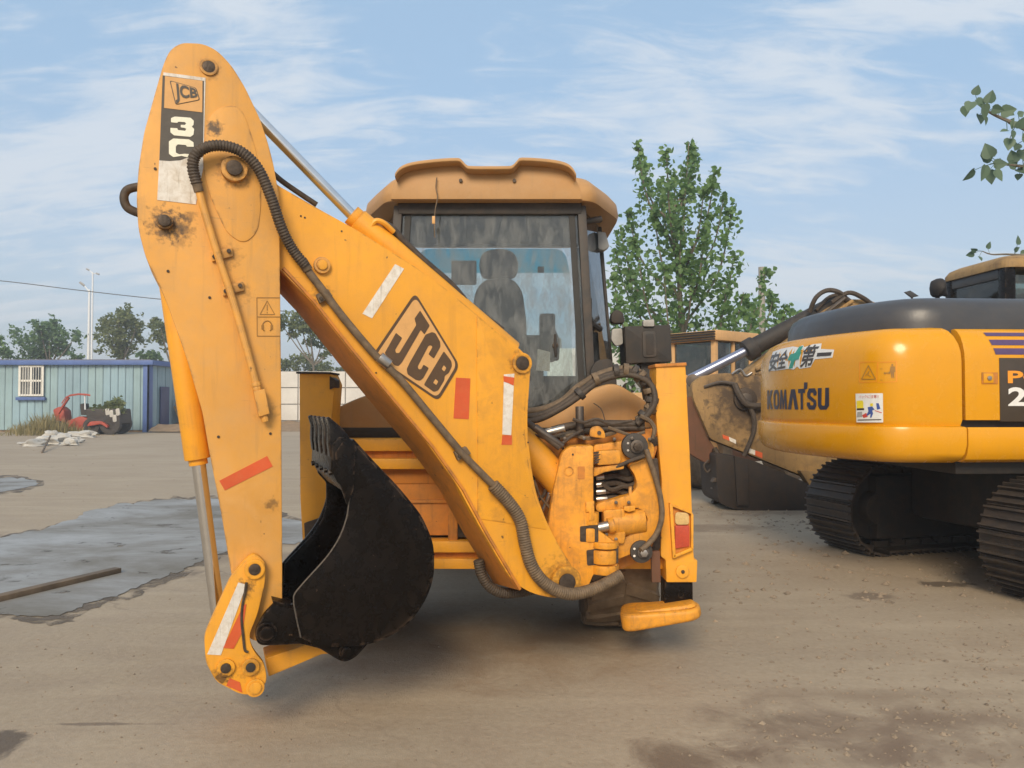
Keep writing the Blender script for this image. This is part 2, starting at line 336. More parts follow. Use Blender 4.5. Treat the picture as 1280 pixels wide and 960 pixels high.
def finish(name, bm, mat, parent=None, smooth=True, angle=38, origin=None):
    me = bpy.data.meshes.new(name)
    if origin is None:
        xs = [v.co for v in bm.verts]
        origin = Vector(((min(p.x for p in xs) + max(p.x for p in xs)) / 2, (min(p.y for p in xs) + max(p.y for p in xs)) / 2, min(p.z for p in xs)))
    bmesh.ops.translate(bm, verts=bm.verts, vec=-origin)
    bm.to_mesh(me); bm.free()
    me.materials.append(M(mat))
    if smooth:
        me.polygons.foreach_set('use_smooth', [True] * len(me.polygons))
        me.set_sharp_from_angle(angle=R(angle))
    return place(name, me, Matrix.Translation(origin), parent)
def place(name, me, mw, parent=None):
    o = bpy.data.objects.new(name, me); COL.objects.link(o)
    if parent is not None:
        o.parent = parent; o.matrix_parent_inverse = WM[parent.name].inverted()
    o.matrix_basis = mw; WM[o.name] = mw.copy(); return o
def thing(name, loc, label, cat, group=None):
    o = bpy.data.objects.new(name, None); COL.objects.link(o); o.empty_display_size = 0.3
    o.location = loc; WM[o.name] = Matrix.Translation(Vector(loc)); return tag(o, label, cat, group)
def tag(o, label, cat, group=None):
    o['label'] = label; o['category'] = cat
    if group: o['group'] = group
    return o
def struct(o, kind='structure', label=None, cat=None):
    o['kind'] = kind
    if label: o['label'] = label
    if cat: o['category'] = cat
    return o
def fillet(pts, r, seg=5):
    """round the corners of a closed 2-D outline; r a number or one per corner"""
    out = []; n = len(pts)
    for i in range(n):
        p = Vector(pts[i][:2]); a = Vector(pts[i - 1][:2]); b = Vector(pts[(i + 1) % n][:2])
        rr = pts[i][2] if len(pts[i]) > 2 else r
        if rr <= 0: out.append((p.x, p.y)); continue
        da, db = (a - p), (b - p); la, lb = da.length, db.length
        k = min(rr, la * 0.48, lb * 0.48); s_ = p + da.normalized() * k; e_ = p + db.normalized() * k
        for j in range(seg + 1):
            u = j / seg; q = s_ * (1 - u) ** 2 + p * 2 * u * (1 - u) + e_ * u * u; out.append((q.x, q.y))
    return out
def spline(pts, n=8):
    pts = [Vector(p) for p in pts]; out = []
    for i in range(len(pts) - 1):
        p0, p1, p2, p3 = pts[max(i - 1, 0)], pts[i], pts[i + 1], pts[min(i + 2, len(pts) - 1)]
        for j in range(n):
            t = j / n
            out.append(0.5 * ((2 * p1) + (p2 - p0) * t + (2 * p0 - 5 * p1 + 4 * p2 - p3) * t * t + (3 * p1 - p0 - 3 * p2 + p3) * t ** 3))
    out.append(pts[-1]); return out
def plate(name, pts, pl, off, thick, mat, parent=None, r=0, bevel=0.004, seg=5):
    """outline traced in the picture, laid on plane pl at off, thick metres deep (away from the camera)"""
    pp = fillet(pts, r, seg) if r or any(len(p) > 2 for p in pts) else pts
    a = [pl.at(p[0], p[1], off) for p in pp]; b = [q + pl.n * thick for q in a]
    return MB().prism(a, b).build(name, mat, parent, bevel)
def pin(name, pl, px, py, rpx, off, depth, mat, parent, collar=None, cmat=None, cdepth=None):
    c = pl.at(px, py, off); r = pl.r(px, py, rpx, off)
    if collar:
        MB().ring(c, c - pl.n * (cdepth or depth * 0.5), pl.r(px, py, collar, off), r * 0.98).build('collar', cmat, parent, 0.002)
    return MB().cyl(c + pl.n * 0.02, c - pl.n * depth, r, seg=20).build(name, mat, parent, 0.003)
def text_mesh(s, size=1.0, offset=0.0, shear=0.0):
    cu = bpy.data.curves.new('t', 'FONT'); cu.body = s; cu.size = size; cu.offset = offset; cu.shear = shear; cu.resolution_u = 3
    o = bpy.data.objects.new('t', cu); COL.objects.link(o); bpy.context.view_layer.update()
    me = o.to_mesh(); v = [q.co.copy() for q in me.vertices]; f = [list(p.vertices) for p in me.polygons]
    o.to_mesh_clear(); bpy.data.objects.remove(o); bpy.data.curves.remove(cu); return v, f
def text_on(name, s, fn, mat, parent, offset=0.0, maxedge=0.08, stretch=None):
    """text normalised to 0..1 x 0..1, mapped by fn(u,v) to the surface"""
    v, f = text_mesh(s, 1.0, offset)
    if not v: return None
    x0, x1 = min(p.x for p in v), max(p.x for p in v); y0, y1 = min(p.y for p in v), max(p.y for p in v)
    bm = bmesh.new(); vv = [bm.verts.new(((p.x - x0) / (x1 - x0), (p.y - y0) / (y1 - y0), 0)) for p in v]
    for q in f:
        try: bm.faces.new([vv[i] for i in q])
        except ValueError: pass
    for _ in range(3):
        ed = [e for e in bm.edges if abs(e.verts[0].co.x - e.verts[1].co.x) > maxedge]
        if not ed: break
        bmesh.ops.subdivide_edges(bm, edges=ed, cuts=1)
        bmesh.ops.triangulate(bm, faces=[q for q in bm.faces if len(q.verts) > 4])
    for q in bm.verts: q.co = XF[0] @ fn(q.co.x, q.co.y)
    return finish(name, bm, mat, parent, smooth=False)

# ================================================================== GROUND
def build_ground():
    m, t, b = new_mat('yard_concrete'); P = wpos(t)
    a = noise_node(t, 0.35, 7, 0.62, P); c1 = noise_node(t, 2.4, 8, 0.66, P, 0.5); f = noise_node(t, 26, 6, 0.7, P); ff = noise_node(t, 140, 3, 0.6, P)
    c = mixc(t, ramp(t, a, 0.32, 0.68), (0.300, 0.218, 0.137), (0.400, 0.315, 0.218))
    c = mixc(t, mth(t, 'MULTIPLY', ramp(t, c1, 0.36, 0.70), 0.5), c, (0.42, 0.335, 0.22))
    c = mixc(t, mth(t, 'MULTIPLY', ramp(t, c1, 0.60, 0.78), 0.35), c, (0.155, 0.105, 0.066))
    c = mixc(t, 0.28, c, mixc(t, ramp(t, f, 0.25, 0.75), (0.10, 0.08, 0.06), (0.42, 0.36, 0.29)))
    sx = t.nodes.new('ShaderNodeSeparateXYZ'); t.links.new(P, sx.inputs[0]); X, Y = sx.outputs[0], sx.outputs[1]
    # tyre-dragged dust: long soft streaks across the yard
    mpn = t.nodes.new('ShaderNodeMapping'); mpn.inputs['Scale'].default_value = (0.35, 2.2, 1); mpn.inputs['Rotation'].default_value = (0, 0, R(12)); t.links.new(P, mpn.inputs[0])
    sk = noise_node(t, 1.3, 7, 0.62, mpn.outputs[0], 0.3)
    c = mixc(t, mth(t, 'MULTIPLY', ramp(t, sk, 0.48, 0.72), 0.45), c, (0.46, 0.375, 0.265))
    # oil and damp stains with their own outlines, plus painted shade under the arm
    def stain_shade(px, py, rx, ry, col, amt, edge=0.35):
        nonlocal c
        g = G(px, py)
        dx = mth(t, 'DIVIDE', mth(t, 'SUBTRACT', X, g.x), rx); dy = mth(t, 'DIVIDE', mth(t, 'SUBTRACT', Y, g.y), ry)
        d = mth(t, 'SQRT', mth(t, 'ADD', mth(t, 'MULTIPLY', dx, dx), mth(t, 'MULTIPLY', dy, dy)))
        d = mth(t, 'ADD', d, mth(t, 'MULTIPLY', mth(t, 'SUBTRACT', c1, 0.5), 3.2))
        k = ramp(t, d, 1.0 - edge, 1.0, (1, 1, 1, 1), (0, 0, 0, 1))
        c = mixc(t, mth(t, 'MULTIPLY', k, amt), c, col)
    stain_shade(860, 945, 0.34, 0.22, (0.105, 0.062, 0.034), 0.65, 0.8); stain_shade(960, 900, 0.30, 0.12, (0.12, 0.08, 0.05), 0.5, 0.7)
    stain_shade(1060, 915, 0.85, 0.34, (0.15, 0.10, 0.065), 0.6, 0.95); stain_shade(1000, 950, 0.7, 0.2, (0.15, 0.10, 0.065), 0.6, 0.95); stain_shade(1180, 900, 0.7, 0.16, (0.17, 0.115, 0.075), 0.55, 0.9); stain_shade(1100, 870, 0.9, 0.12, (0.20, 0.14, 0.09), 0.5, 0.9); stain_shade(1230, 945, 0.5, 0.2, (0.17, 0.115, 0.075), 0.5, 0.9); stain_shade(0, 930, 0.10, 0.16, (0.07, 0.05, 0.035), 0.8)
    stain_shade(1180, 730, 0.26, 0.10, (0.08, 0.058, 0.040), 0.8); stain_shade(900, 660, 0.8, 0.35, (0.12, 0.075, 0.045), 0.5, 0.6)
    stain_shade(960, 640, 1.4, 0.5, (0.15, 0.10, 0.065), 0.5, 0.7); stain_shade(1080, 745, 0.25, 0.12, (0.12, 0.085, 0.06), 0.6)
    stain_shade(600, 800, 1.1, 0.9, (0.25, 0.16, 0.085), 0.6, 0.9); stain_shade(150, 690, 2.6, 1.5, (0.17, 0.125, 0.085), 0.5, 0.6); stain_shade(120, 905, 0.30, 0.02, (0.10, 0.07, 0.05), 0.6)  # first patch: soft brown shade below the digging arm, painted into the ground
    # joints / cracks
    vo = t.nodes.new('ShaderNodeTexVoronoi'); vo.feature = 'DISTANCE_TO_EDGE'; vo.inputs['Scale'].default_value = 0.22
    wv = t.nodes.new('ShaderNodeVectorMath'); wv.operation = 'ADD'; t.links.new(P, wv.inputs[0])
    nn = t.nodes.new('ShaderNodeTexNoise'); nn.inputs['Scale'].default_value = 1.4; nn.inputs['Detail'].default_value = 6; t.links.new(P, nn.inputs['Vector'])
    t.links.new(nn.outputs['Color'], wv.inputs[1]); t.links.new(wv.outputs[0], vo.inputs['Vector'])
    ck = mth(t, 'MULTIPLY', ramp(t, vo.outputs[0], 0.0015, 0.004, (1, 1, 1, 1), (0, 0, 0, 1)), ramp(t, a, 0.45, 0.6))
    c = mixc(t, mth(t, 'MULTIPLY', ck, 0.45), c, (0.09, 0.065, 0.045))
    t.links.new(c, b.inputs['Base Color'])
    rr = t.nodes.new('ShaderNodeMapRange'); rr.inputs[3].default_value = 0.62; rr.inputs[4].default_value = 0.95; t.links.new(c1, rr.inputs[0]); t.links.new(rr.outputs[0], b.inputs['Roughness'])
    h = mth(t, 'ADD', mth(t, 'MULTIPLY', f, 0.5), mth(t, 'ADD', mth(t, 'MULTIPLY', ff, 0.25), mth(t, 'MULTIPLY', c1, 1.2)))
    bump(t, b, h, 0.35, 0.03)
    mb = MB()
    nx = 40
    xs = [-600, -200, -80] + [-40 + i * 2 for i in range(41)] + [80, 200, 600]; ys = [-30, -6] + [0.5 * i for i in range(0, 40)] + [22, 30, 45, 80, 200, 900]
    v = [(x, y, 0.0) for y in ys for x in xs]; n = len(xs)
    f_ = [(j * n + i, j * n + i + 1, (j + 1) * n + i + 1, (j + 1) * n + i) for j in range(len(ys) - 1) for i in range(n - 1)]
    mb.add(v, f_); struct(mb.build('ground', 'yard_concrete', recalc=False))
    # puddles
    m, t, b = new_mat('puddle_water'); P = wpos(t)
    mpn = t.nodes.new('ShaderNodeMapping'); mpn.inputs['Scale'].default_value = (0.55, 0.9, 1); mpn.inputs['Rotation'].default_value = (0, 0, R(20)); t.links.new(P, mpn.inputs[0])
    n1_ = noise_node(t, 1.0, 9, 0.66, mpn.outputs[0], 0.3); n2_ = noise_node(t, 7, 6, 0.6, P)
    c = mixc(t, ramp(t, n1_, 0.36, 0.64), (0.165, 0.15, 0.125), (0.30, 0.29, 0.275))
    t.links.new(c, b.inputs['Base Color'])
    t.links.new(ramp(t, n1_, 0.35, 0.66, (0.75, 0.75, 0.75, 1), (0.30, 0.30, 0.30, 1)), b.inputs['Roughness']); b.inputs['Specular IOR Level'].default_value = 0.35
    bump(t, b, n2_, 0.06, 0.01)
    plain('damp', (0.125, 0.095, 0.066), 0.7, 0, 0.35, 3, 0.3)
    for mn, lo, hi, sc_ in (('damp', .40, .62, 4.0), ('puddle_water', .30, .40, 2.2)):     # broken, soaked-in margins and dry islands
        m_ = M(mn); t = m_.node_tree; bs = t.nodes['Principled BSDF']; tr = t.nodes.new('ShaderNodeBsdfTransparent'); ms = t.nodes.new('ShaderNodeMixShader')
        t.links.new(ramp(t, noise_node(t, sc_, 8, 0.68, wpos(t), 0.4), lo, hi), ms.inputs[0]); t.links.new(tr.outputs[0], ms.inputs[1]); t.links.new(bs.outputs[0], ms.inputs[2]); t.links.new(ms.outputs[0], t.nodes['Material Output'].inputs[0])
    def puddle(name, pts, z=0.006, mat='puddle_water'):
        pp = fillet(pts, 12, 5); q = []
        n = len(pp)
        for i in range(n):
            a0 = Vector(pp[i]); a1 = Vector(pp[(i + 1) % n]); k = max(1, int((a1 - a0).length / 5))
            for j in range(k):
                p = a0.lerp(a1, j / k); q.append((p.x + mnoise.noise(Vector((p.x * 0.05, p.y * 0.15, 3))) * 9 + mnoise.noise(Vector((p.x * 0.21, p.y * 0.5, 3))) * 5, p.y + mnoise.noise(Vector((p.x * 0.07, p.y * 0.2, 9))) * 3.2 + mnoise.noise(Vector((p.x * 0.3, p.y * 0.5, 5))) * 1.4))
        vv = [G(x, y, z) for x, y in q]
        return struct(MB().add(vv, [list(range(len(vv)))]).build(name, mat, smooth=False))
    PD = [(-60, 690), (0, 672), (60, 660), (110, 640), (150, 630), (210, 624), (290, 624), (370, 652), (440, 655), (440, 674), (370, 679), (300, 682), (262, 697), (219, 716), (187, 728), (150, 744), (125, 747), (94, 760), (72, 771), (0, 767), (-80, 780)]
    puddle('puddle', PD)
    puddle('damp_edge', [(x + (3 if y > 690 else 6) + (4 if x > 100 else 0), y + (5.5 if y > 690 else -2.5) + (6 if 40 < x < 110 and y > 740 else 0)) for x, y in PD], .003, 'damp')
    puddle('puddle', [(-80, 606), (-20, 598), (20, 596), (50, 601), (46, 606), (10, 614), (-80, 625)], 0.0065)
    puddle('damp_edge', [(-80, 603), (-20, 596), (25, 594), (57, 601), (52, 607), (12, 617), (-80, 628)], .0035, 'damp')
    # stones, clods and litter that nobody could count
    rnd = random.Random(3); mb = MB()
    def stone(x, y, s):
        q = [Vector((rnd.uniform(-1, 1), rnd.uniform(-1, 1), rnd.uniform(-.2, .8))).normalized() for _ in range(1)]
        v = [Vector((1, 0, .1)), Vector((.2, .9, 0)), Vector((-.8, .5, .1)), Vector((-.7, -.6, 0)), Vector((.3, -.9, .1)), Vector((rnd.uniform(-.3, .3), rnd.uniform(-.3, .3), rnd.uniform(.5, .9))), Vector((0, 0, -.2))]
        a = rnd.uniform(0, 6.28); ca, sa = math.cos(a), math.sin(a)
        v = [Vector((x + s * (p.x * ca - p.y * sa) * rnd.uniform(.7, 1.3), y + s * (p.x * sa + p.y * ca) * rnd.uniform(.7, 1.3), s * p.z)) for p in v]
        f = [(i, (i + 1) % 5, 5) for i in range(5)] + [((i + 1) % 5, i, 6) for i in range(5)]
        mb.add(v, f)
    for _ in range(1700):
        px = rnd.uniform(880, 1290); py = rnd.uniform(600, 955)
        if rnd.random() > 0.35 + 0.65 * (px - 880) / 400: continue
        g = G(px, py); s = rnd.choice([.004, .005, .006, .008, .011]) * (1 + rnd.random()) * (1 + (g.y > 6))
        stone(g.x + rnd.gauss(0, .05), g.y + rnd.gauss(0, .1), s)
    for _ in range(900):
        px = rnd.uniform(-20, 1290); py = rnd.uniform(560, 958); g = G(px, py); stone(g.x, g.y, rnd.choice([.003, .004, .006]) * (1 + .12 * g.y))
    for (cx_, cy_, n_, sp, sz) in ((985, 655, 90, .5, .02), (1020, 640, 60, .6, .02), (905, 640, 60, .5, .02), (1095, 745, 40, .3, .012), (1240, 810, 60, .3, .009), (1150, 545, 0, 0, 0)):
        g = G(cx_, cy_)
        for _ in range(n_): stone(g.x + rnd.gauss(0, sp), g.y + rnd.gauss(0, sp * .6), sz * rnd.uniform(.3, 1.4))
    struct(mb.build('gravel', 'stone', smooth=False, recalc=False), 'stuff', 'loose stones and clods scattered over the dusty yard', 'gravel')
build_ground()

def plank():
    a = G(-40, 756, 0.03); b = G(148, 712, 0.03); d = (b - a).normalized(); s = Vector((-d.y, d.x, 0)) * 0.05
    mb = MB()
    for z0, z1, o in ((0.004, 0.05, 0),):
        ra = [a + s, a - s, a - s, a + s]; rb = [b + s, b - s * .8, b - s * .8, b + s]
        for k in (0, 1): ra[k] = Vector((ra[k].x, ra[k].y, z0)); rb[k] = Vector((rb[k].x, rb[k].y, z0))
        for k in (2, 3): ra[k] = Vector((ra[k].x, ra[k].y, z1)); rb[k] = Vector((rb[k].x, rb[k].y, z1))
        mb.prism(ra, rb)
    o = mb.build('wooden_plank', 'wood', bevel=0.006); tag(o, 'weathered wooden plank lying across the grey puddle', 'plank')
plank()

# ================================================================== BACKHOE LOADER
def YP(Y): return PL((0, Y, 0), (0, 1, 0))
XC = -0.147
def build_backhoe():
    T = thing('backhoe_loader', (XC, 5.4, 0), 'yellow backhoe loader with folded digging arm and black bucket, parked on the concrete', 'backhoe')
    B = BP
    # ---------------------------------------------------------------- boom
    boom_px = [(300, 190), (348, 232), (400, 262), (447, 288), (520, 334), (560, 363), (620, 413), (652, 438, 8), (664, 452, 10), (662, 475, 12), (658, 535, 30), (668, 612, 30), (688, 665, 30), (724, 722, 18), (715, 745, 18), (692, 748, 10), (665, 742, 20), (640, 727, 30), (600, 660, 30), (571, 606), (534, 554), (472, 480), (440, 441), (390, 378), (348, 335), (300, 300)]
    BF = -0.125
    pp = fillet(boom_px, 6)
    a = [B.at(x, y, BF) for x, y in pp]; bk = [q + B.n * 0.25 for q in a]
    boom = MB().prism(a, bk).build('boom', 'jcb_yellow', T, 0.006)
    # lower chord: flange strip proud of the side plates, along the underside
    low = [(640, 729), (600, 662), (571, 608), (534, 556), (472, 482), (440, 443), (390, 380), (352, 339)]
    mb = MB(); ra = []
    for i, (x, y) in enumerate(low):
        p = B.at(x, y, 0); q = B.at(low[min(i + 1, len(low) - 1)][0], low[min(i + 1, len(low) - 1)][1], 0) - B.at(low[max(i - 1, 0)][0], low[max(i - 1, 0)][1], 0)
        nrm = q.normalized().cross(B.n).normalized()      # out of the underside
        if nrm.z > 0: nrm = -nrm
        ra.append([p - B.n * 0.137 + nrm * 0.0, p - B.n * 0.137 + nrm * 0.014, p + B.n * 0.150 + nrm * 0.058, p + B.n * 0.150 + nrm * 0.030])
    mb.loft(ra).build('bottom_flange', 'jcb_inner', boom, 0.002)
    # doubler plate with a weld seam over the wide end
    plate('doubler_plate', [(596, 394), (626, 419), (650, 440), (661, 453, 9), (659, 472), (655, 535, 20), (665, 612, 20), (684, 662), (597, 648, 0)], B, BF - 0.004, 0.006, 'jcb_yellow', boom, 3, 0.0015)
    # pins
    pin('pin', B, 652, 454, 8, BF - 0.004, 0.018, 'pin_steel', boom, 12, 'jcb_yellow', 0.012)
    pin('pin', B, 706, 727, 10, BF, 0.035, 'pin_steel', boom, 18, 'jcb_yellow', 0.025)
    pin('pin', B, 402, 332, 6.5, BF, 0.03, 'jcb_yellow', boom, 10.5, 'jcb_pale', 0.02)
    for x, y in ((427, 289), (470, 466), (548, 480), (381, 272), (376, 270), (437, 405), (644, 548), (660, 553), (610, 460)):
        c = B.at(x, y, BF); MB().cyl(c + B.n * .004, c - B.n * .003, .0045, seg=8).build('bolt', 'pin_steel', boom)
    # reflectors
    def sticker(pts, mat, parent, off, name='reflector', r=0):
        return plate(name, pts, B, off - 0.0025, 0.0022, mat, parent, r, 0)
    sticker([(494, 330), (505, 336), (465, 398), (453, 392)], 'sticker_white', boom, BF)
    sticker([(570, 472), (588, 473), (586, 524), (567, 523)], 'sticker_red', boom, BF)
    sticker([(630, 468), (643, 467), (639, 544), (628, 543)], 'sticker_white', boom, BF - 0.004)
    sticker([(629.5, 470), (643, 472), (642, 482), (636, 479), (630, 477)], 'sticker_red', boom, BF - 0.0066)
    sticker([(628, 544), (640, 544), (640, 556), (627, 556)], 'sticker_red', boom, BF - 0.004)
    # JCB badge: rounded diamond ring, ground and three letters (traced)
    def Z(x, y): return (440 + x / 6.4, 360 + y / 6.4)
    dia = [Z(505, 35) + (9,), Z(862, 620) + (9,), Z(690, 905) + (8,), Z(160, 545) + (9,)]
    def grow(p, k):
        cx_, cy_ = sum(q[0] for q in p) / 4, sum(q[1] for q in p) / 4
        return [(cx_ + (q[0] - cx_) * k, cy_ + (q[1] - cy_) * k, q[2] * k) for q in p]
    plate('badge_rim', dia, B, BF - 0.003, 0.0025, 'decal_brown', boom, 8, 0)
    plate('badge_ground', grow(dia, 0.925), B, BF - 0.0045, 0.002, 'decal_tan', boom, 8, 0)
    J = [Z(545, 180), Z(622, 300), Z(580, 372), Z(550, 335), Z(400, 595), Z(372, 625), Z(340, 618), Z(262, 520), Z(352, 358), Z(402, 400), Z(345, 495), Z(352, 520), Z(378, 520), Z(515, 295), Z(500, 245)]
    C_ = [Z(590, 372), Z(640, 352), Z(668, 362), Z(705, 430), Z(708, 470), Z(655, 565), Z(612, 530), Z(645, 470), Z(632, 458), Z(612, 462), Z(525, 630), Z(535, 652), Z(555, 648), Z(572, 612), Z(615, 640), Z(570, 722), Z(545, 742), Z(510, 735), Z(445, 690), Z(438, 650), Z(460, 600)]
    Bo = [Z(735, 505), Z(795, 585), Z(800, 625), Z(775, 680), Z(740, 705), Z(740, 735), Z(690, 820), Z(655, 832), Z(575, 775), Z(600, 730)]
    plate('badge_letter', J, B, BF - 0.006, 0.002, 'decal_brown', boom, 1.5, 0)
    plate('badge_letter', C_, B, BF - 0.006, 0.002, 'decal_brown', boom, 1.5, 0)
    plate('badge_letter', Bo, B, BF - 0.006, 0.002, 'decal_brown', boom, 2, 0)
    for q in ([Z(735, 618), Z(755, 640), Z(738, 668), Z(718, 648)], [Z(668, 728), Z(690, 748), Z(675, 776), Z(650, 758)]):
        plate('letter_counter', q, B, BF - 0.0075, 0.002, 'decal_tan', boom, 1, 0)
    # ---------------------------------------------------------------- dipper
    DF = -0.175; DT = 0.35
    dip_px = [(226, 53), (212, 62), (204, 80), (194, 115), (180, 165), (173, 210), (170.5, 250), (173, 287), (182, 322), (197, 352), (206, 372), (212, 388), (233, 447), (253, 515), (261, 562), (277, 644), (290, 722), (300, 770), (312, 800, 8), (345, 806, 10), (353, 775), (353, 700), (351.5, 480), (350, 330), (349, 245), (342, 205), (335, 178), (325, 148), (306, 108), (290, 82), (272, 63), (254, 54)]
    pp = fillet(dip_px, 9, 4)
    a = [B.at(x, y, DF) for x, y in pp]; bk = [q + B.n * DT for q in a]
    dip = MB().prism(a, bk).build('dipper', 'jcb_pale', T, 0.007)
    # raised boss plate around the boom pin, and lower stiffener seam
    plate('boss_plate', [(252, 200, 20), (262, 138, 26), (300, 128, 30), (322, 190, 40), (327, 250, 20), (322, 290, 14), (305, 305, 12), (284, 292, 14), (262, 245, 20)], B, DF - 0.005, 0.008, 'jcb_pale', dip, 12, 0.002)
    pin('pin', B, 292.5, 213, 10, DF - 0.005, 0.05, 'pin_steel', dip, 16.5, 'jcb_pale', 0.035)
    pin('pin', B, 206, 278, 8, DF, 0.045, 'pin_steel', dip, 10.5, 'jcb_pale', 0.03)
    pin('pin', B, 261, 84, 8, DF, 0.008, 'pin_steel', dip, 11.5, 'jcb_pale', 0.008)
    for x, y in ((273, 210), (311, 216), (194, 211), (210, 339), (273, 546), (262, 372), (338, 542)):
        c = B.at(x, y, DF); MB().cyl(c + B.n * .004, c - B.n * .004, .0065, seg=8).build('bolt', 'pin_steel', dip)
    for x, y in ((294, 323), (313, 317), (284, 375), (303, 368)): pass
    # decal strip
    def Q(x, y): return (180 + x / 5.33, 80 + y / 5.33)
    sticker([Q(130, 55), Q(410, 92), Q(395, 690), Q(345, 935), Q(88, 905)], 'sticker_white', dip, DF, 'decal')
    sticker([Q(124, 75), Q(400, 112), Q(392, 620), Q(370, 610), Q(300, 618), Q(240, 640), Q(170, 645), Q(102, 640)], 'decal_grey', dip, DF - 0.0015, 'decal')
    sticker([Q(140, 80), Q(390, 112), Q(388, 322), Q(134, 292)], 'decal_tan', dip, DF - 0.003, 'decal')
    d2 = [Q(170, 108) + (3,), Q(348, 158) + (3,), Q(374, 240) + (3,), Q(210, 272) + (3,)]
    sticker([(p[0], p[1], 3) for p in d2], 'decal_grey', dip, DF - 0.0045, 'decal_badge', 3)
    sticker(grow(d2, 0.93), 'decal_tan', dip, DF - 0.006, 'decal_badge', 3)
    v4 = [Q(200, 122), Q(352, 165), Q(360, 240), Q(212, 262)]   # left-top, right-top, right-bottom, left-bottom
    def quadmap(q, off):
        def fn(u, v):
            x = (q[3][0] * (1 - u) + q[2][0] * u) * (1 - v) + (q[0][0] * (1 - u) + q[1][0] * u) * v
            y = (q[3][1] * (1 - u) + q[2][1] * u) * (1 - v) + (q[0][1] * (1 - u) + q[1][1] * u) * v
            return B.at(x, y, off)
        return fn
    text_on('decal_lettering', 'JCB', quadmap(v4, DF - 0.0105), 'decal_grey', dip, 0.035)
    # the broad 3 and the scraped C
    three = [Q(180, 360, ), Q(205, 350), Q(310, 358), Q(332, 378), Q(330, 405), Q(318, 417), Q(334, 432), Q(330, 470), Q(310, 485), Q(200, 475), Q(176, 455), Q(176, 425), Q(222, 428), Q(226, 440), Q(275, 445), Q(282, 432), Q(270, 425), Q(245, 422), Q(245, 405), Q(272, 406), Q(282, 396), Q(272, 387), Q(228, 384), Q(222, 392), Q(180, 388)]
    sticker(three, 'decal_cream', dip, DF - 0.0035, 'decal_number', 0.8)
    cee = [Q(166, 515), Q(195, 496), Q(300, 502), Q(330, 522), Q(332, 552), Q(285, 550), Q(280, 540), Q(225, 535), Q(212, 550), Q(212, 590), Q(235, 602), Q(270, 598), Q(300, 600), Q(290, 622), Q(250, 612), Q(195, 620), Q(166, 598)]
    sticker(cee, 'decal_cream', dip, DF - 0.0035, 'decal_letter', 0.8)
    # warning label
    for (p, q) in (((321, 372), (350, 372)), ((321, 396), (350, 396)), ((321.5, 420), (350, 420)), ((321, 372), (321.5, 420)),
                   ((325, 393), (334, 376)), ((334, 376), (343.5, 393)), ((325, 393), (343.5, 393)), ((334, 381), (334, 388)), ((334, 390), (334, 391.5))):
        x0, y0 = p; x1, y1 = q; L = math.hypot(x1 - x0, y1 - y0); nx, ny = -(y1 - y0) / L * .45, (x1 - x0) / L * .45
        sticker([(x0 + nx, y0 + ny), (x1 + nx, y1 + ny), (x1 - nx, y1 - ny), (x0 - nx, y0 - ny)], 'decal_line', dip, DF, 'label_line')
    arc = [B.at(334 + 6 * math.cos(k), 408 - 7 * math.sin(k), DF - .001) for k in [math.pi * j / 10 for j in range(-3, 14)]]
    MB().tube(arc, .003, 4).build('label_line', 'decal_line', dip)
    for x in (328.3, 339.7): sticker([(x - 1.6, 406), (x + 1.6, 406), (x + 1.6, 412), (x - 1.6, 412)], 'decal_line', dip, DF, 'label_line', 1)
    sticker([(274, 601), (334, 570), (341, 583), (281, 613)], 'sticker_red', dip, DF)
    # hydraulic pipe on the dipper, block and clamps
    pipe = [B.at(x, y, DF - .035) for x, y in ((247, 232), (255, 262), (272, 318), (290, 372), (306, 428), (318, 472), (321, 484))]
    MB().tube(spline(pipe, 5), B.r(280, 350, 4.6), 12).build('hydraulic_pipe', 'jcb_pale', dip)
    plate('pipe_block', [(317, 489), (331, 486), (337, 517), (324, 521)], B, DF - .06, .06, 'jcb_pale', dip, 1, .004)
    for (x, y, r_) in ((320.5, 483, 5.5), (319.5, 478, 6.2)): MB().cyl(B.at(x, y, DF - .035), B.at(x + 1.2, y + 5, DF - .035), B.r(x, y, r_), seg=8).build('pipe_nut', 'jcb_pale', dip, .002)
    MB().cyl(B.at(330, 519, DF - .035), B.at(332, 527, DF - .035), .017, seg=8).build('pipe_nut', 'jcb_pale', dip, .002)
    for x0, y0 in ((277, 318), (291, 361)):
        plate('pipe_clamp', [(x0 - 14, y0 - 3), (x0 + 13, y0 - 9), (x0 + 14.5, y0 + 2), (x0 - 12, y0 + 9)], B, DF - .016, .016, 'jcb_pale', dip, 1, .003)
        for dx, dy in ((-9, 3), (9, -4)):
            c = B.at(x0 + dx, y0 + dy, DF - .016); MB().cyl(c, c - B.n * .012, .010, seg=6).build('bolt', 'pin_steel', dip)
    # corrugated hose from the pipe over to the boom
    def corr(path, r, name, mat, parent, pitch=.0135, seg=12):
        pth = spline(path, 24); L = [0]
        for i in range(1, len(pth)): L.append(L[-1] + (pth[i] - pth[i - 1]).length)
        out = []; s_ = 0; i = 0; step = pitch / 4
        while s_ < L[-1]:
            while L[i + 1] < s_: i += 1
            u = (s_ - L[i]) / max(1e-9, L[i + 1] - L[i]); out.append(pth[i].lerp(pth[i + 1], u)); s_ += step
        return MB().tube(out, lambda k: r * (1.0 if k % 4 in (1, 2) else 0.87), seg).build(name, mat, parent, angle=80)
    hp = [B.at(x, y, o) for x, y, o in ((246, 230, DF - .04), (241, 208, DF - .05), (246, 192, DF - .06), (262, 183, DF - .07), (284, 183, DF - .07), (305, 192, DF - .07), (324, 213, DF - .065), (340, 250, DF - .055), (352, 285, DF - .03), (366, 312, DF + .0), (382, 332, BF - .045))]
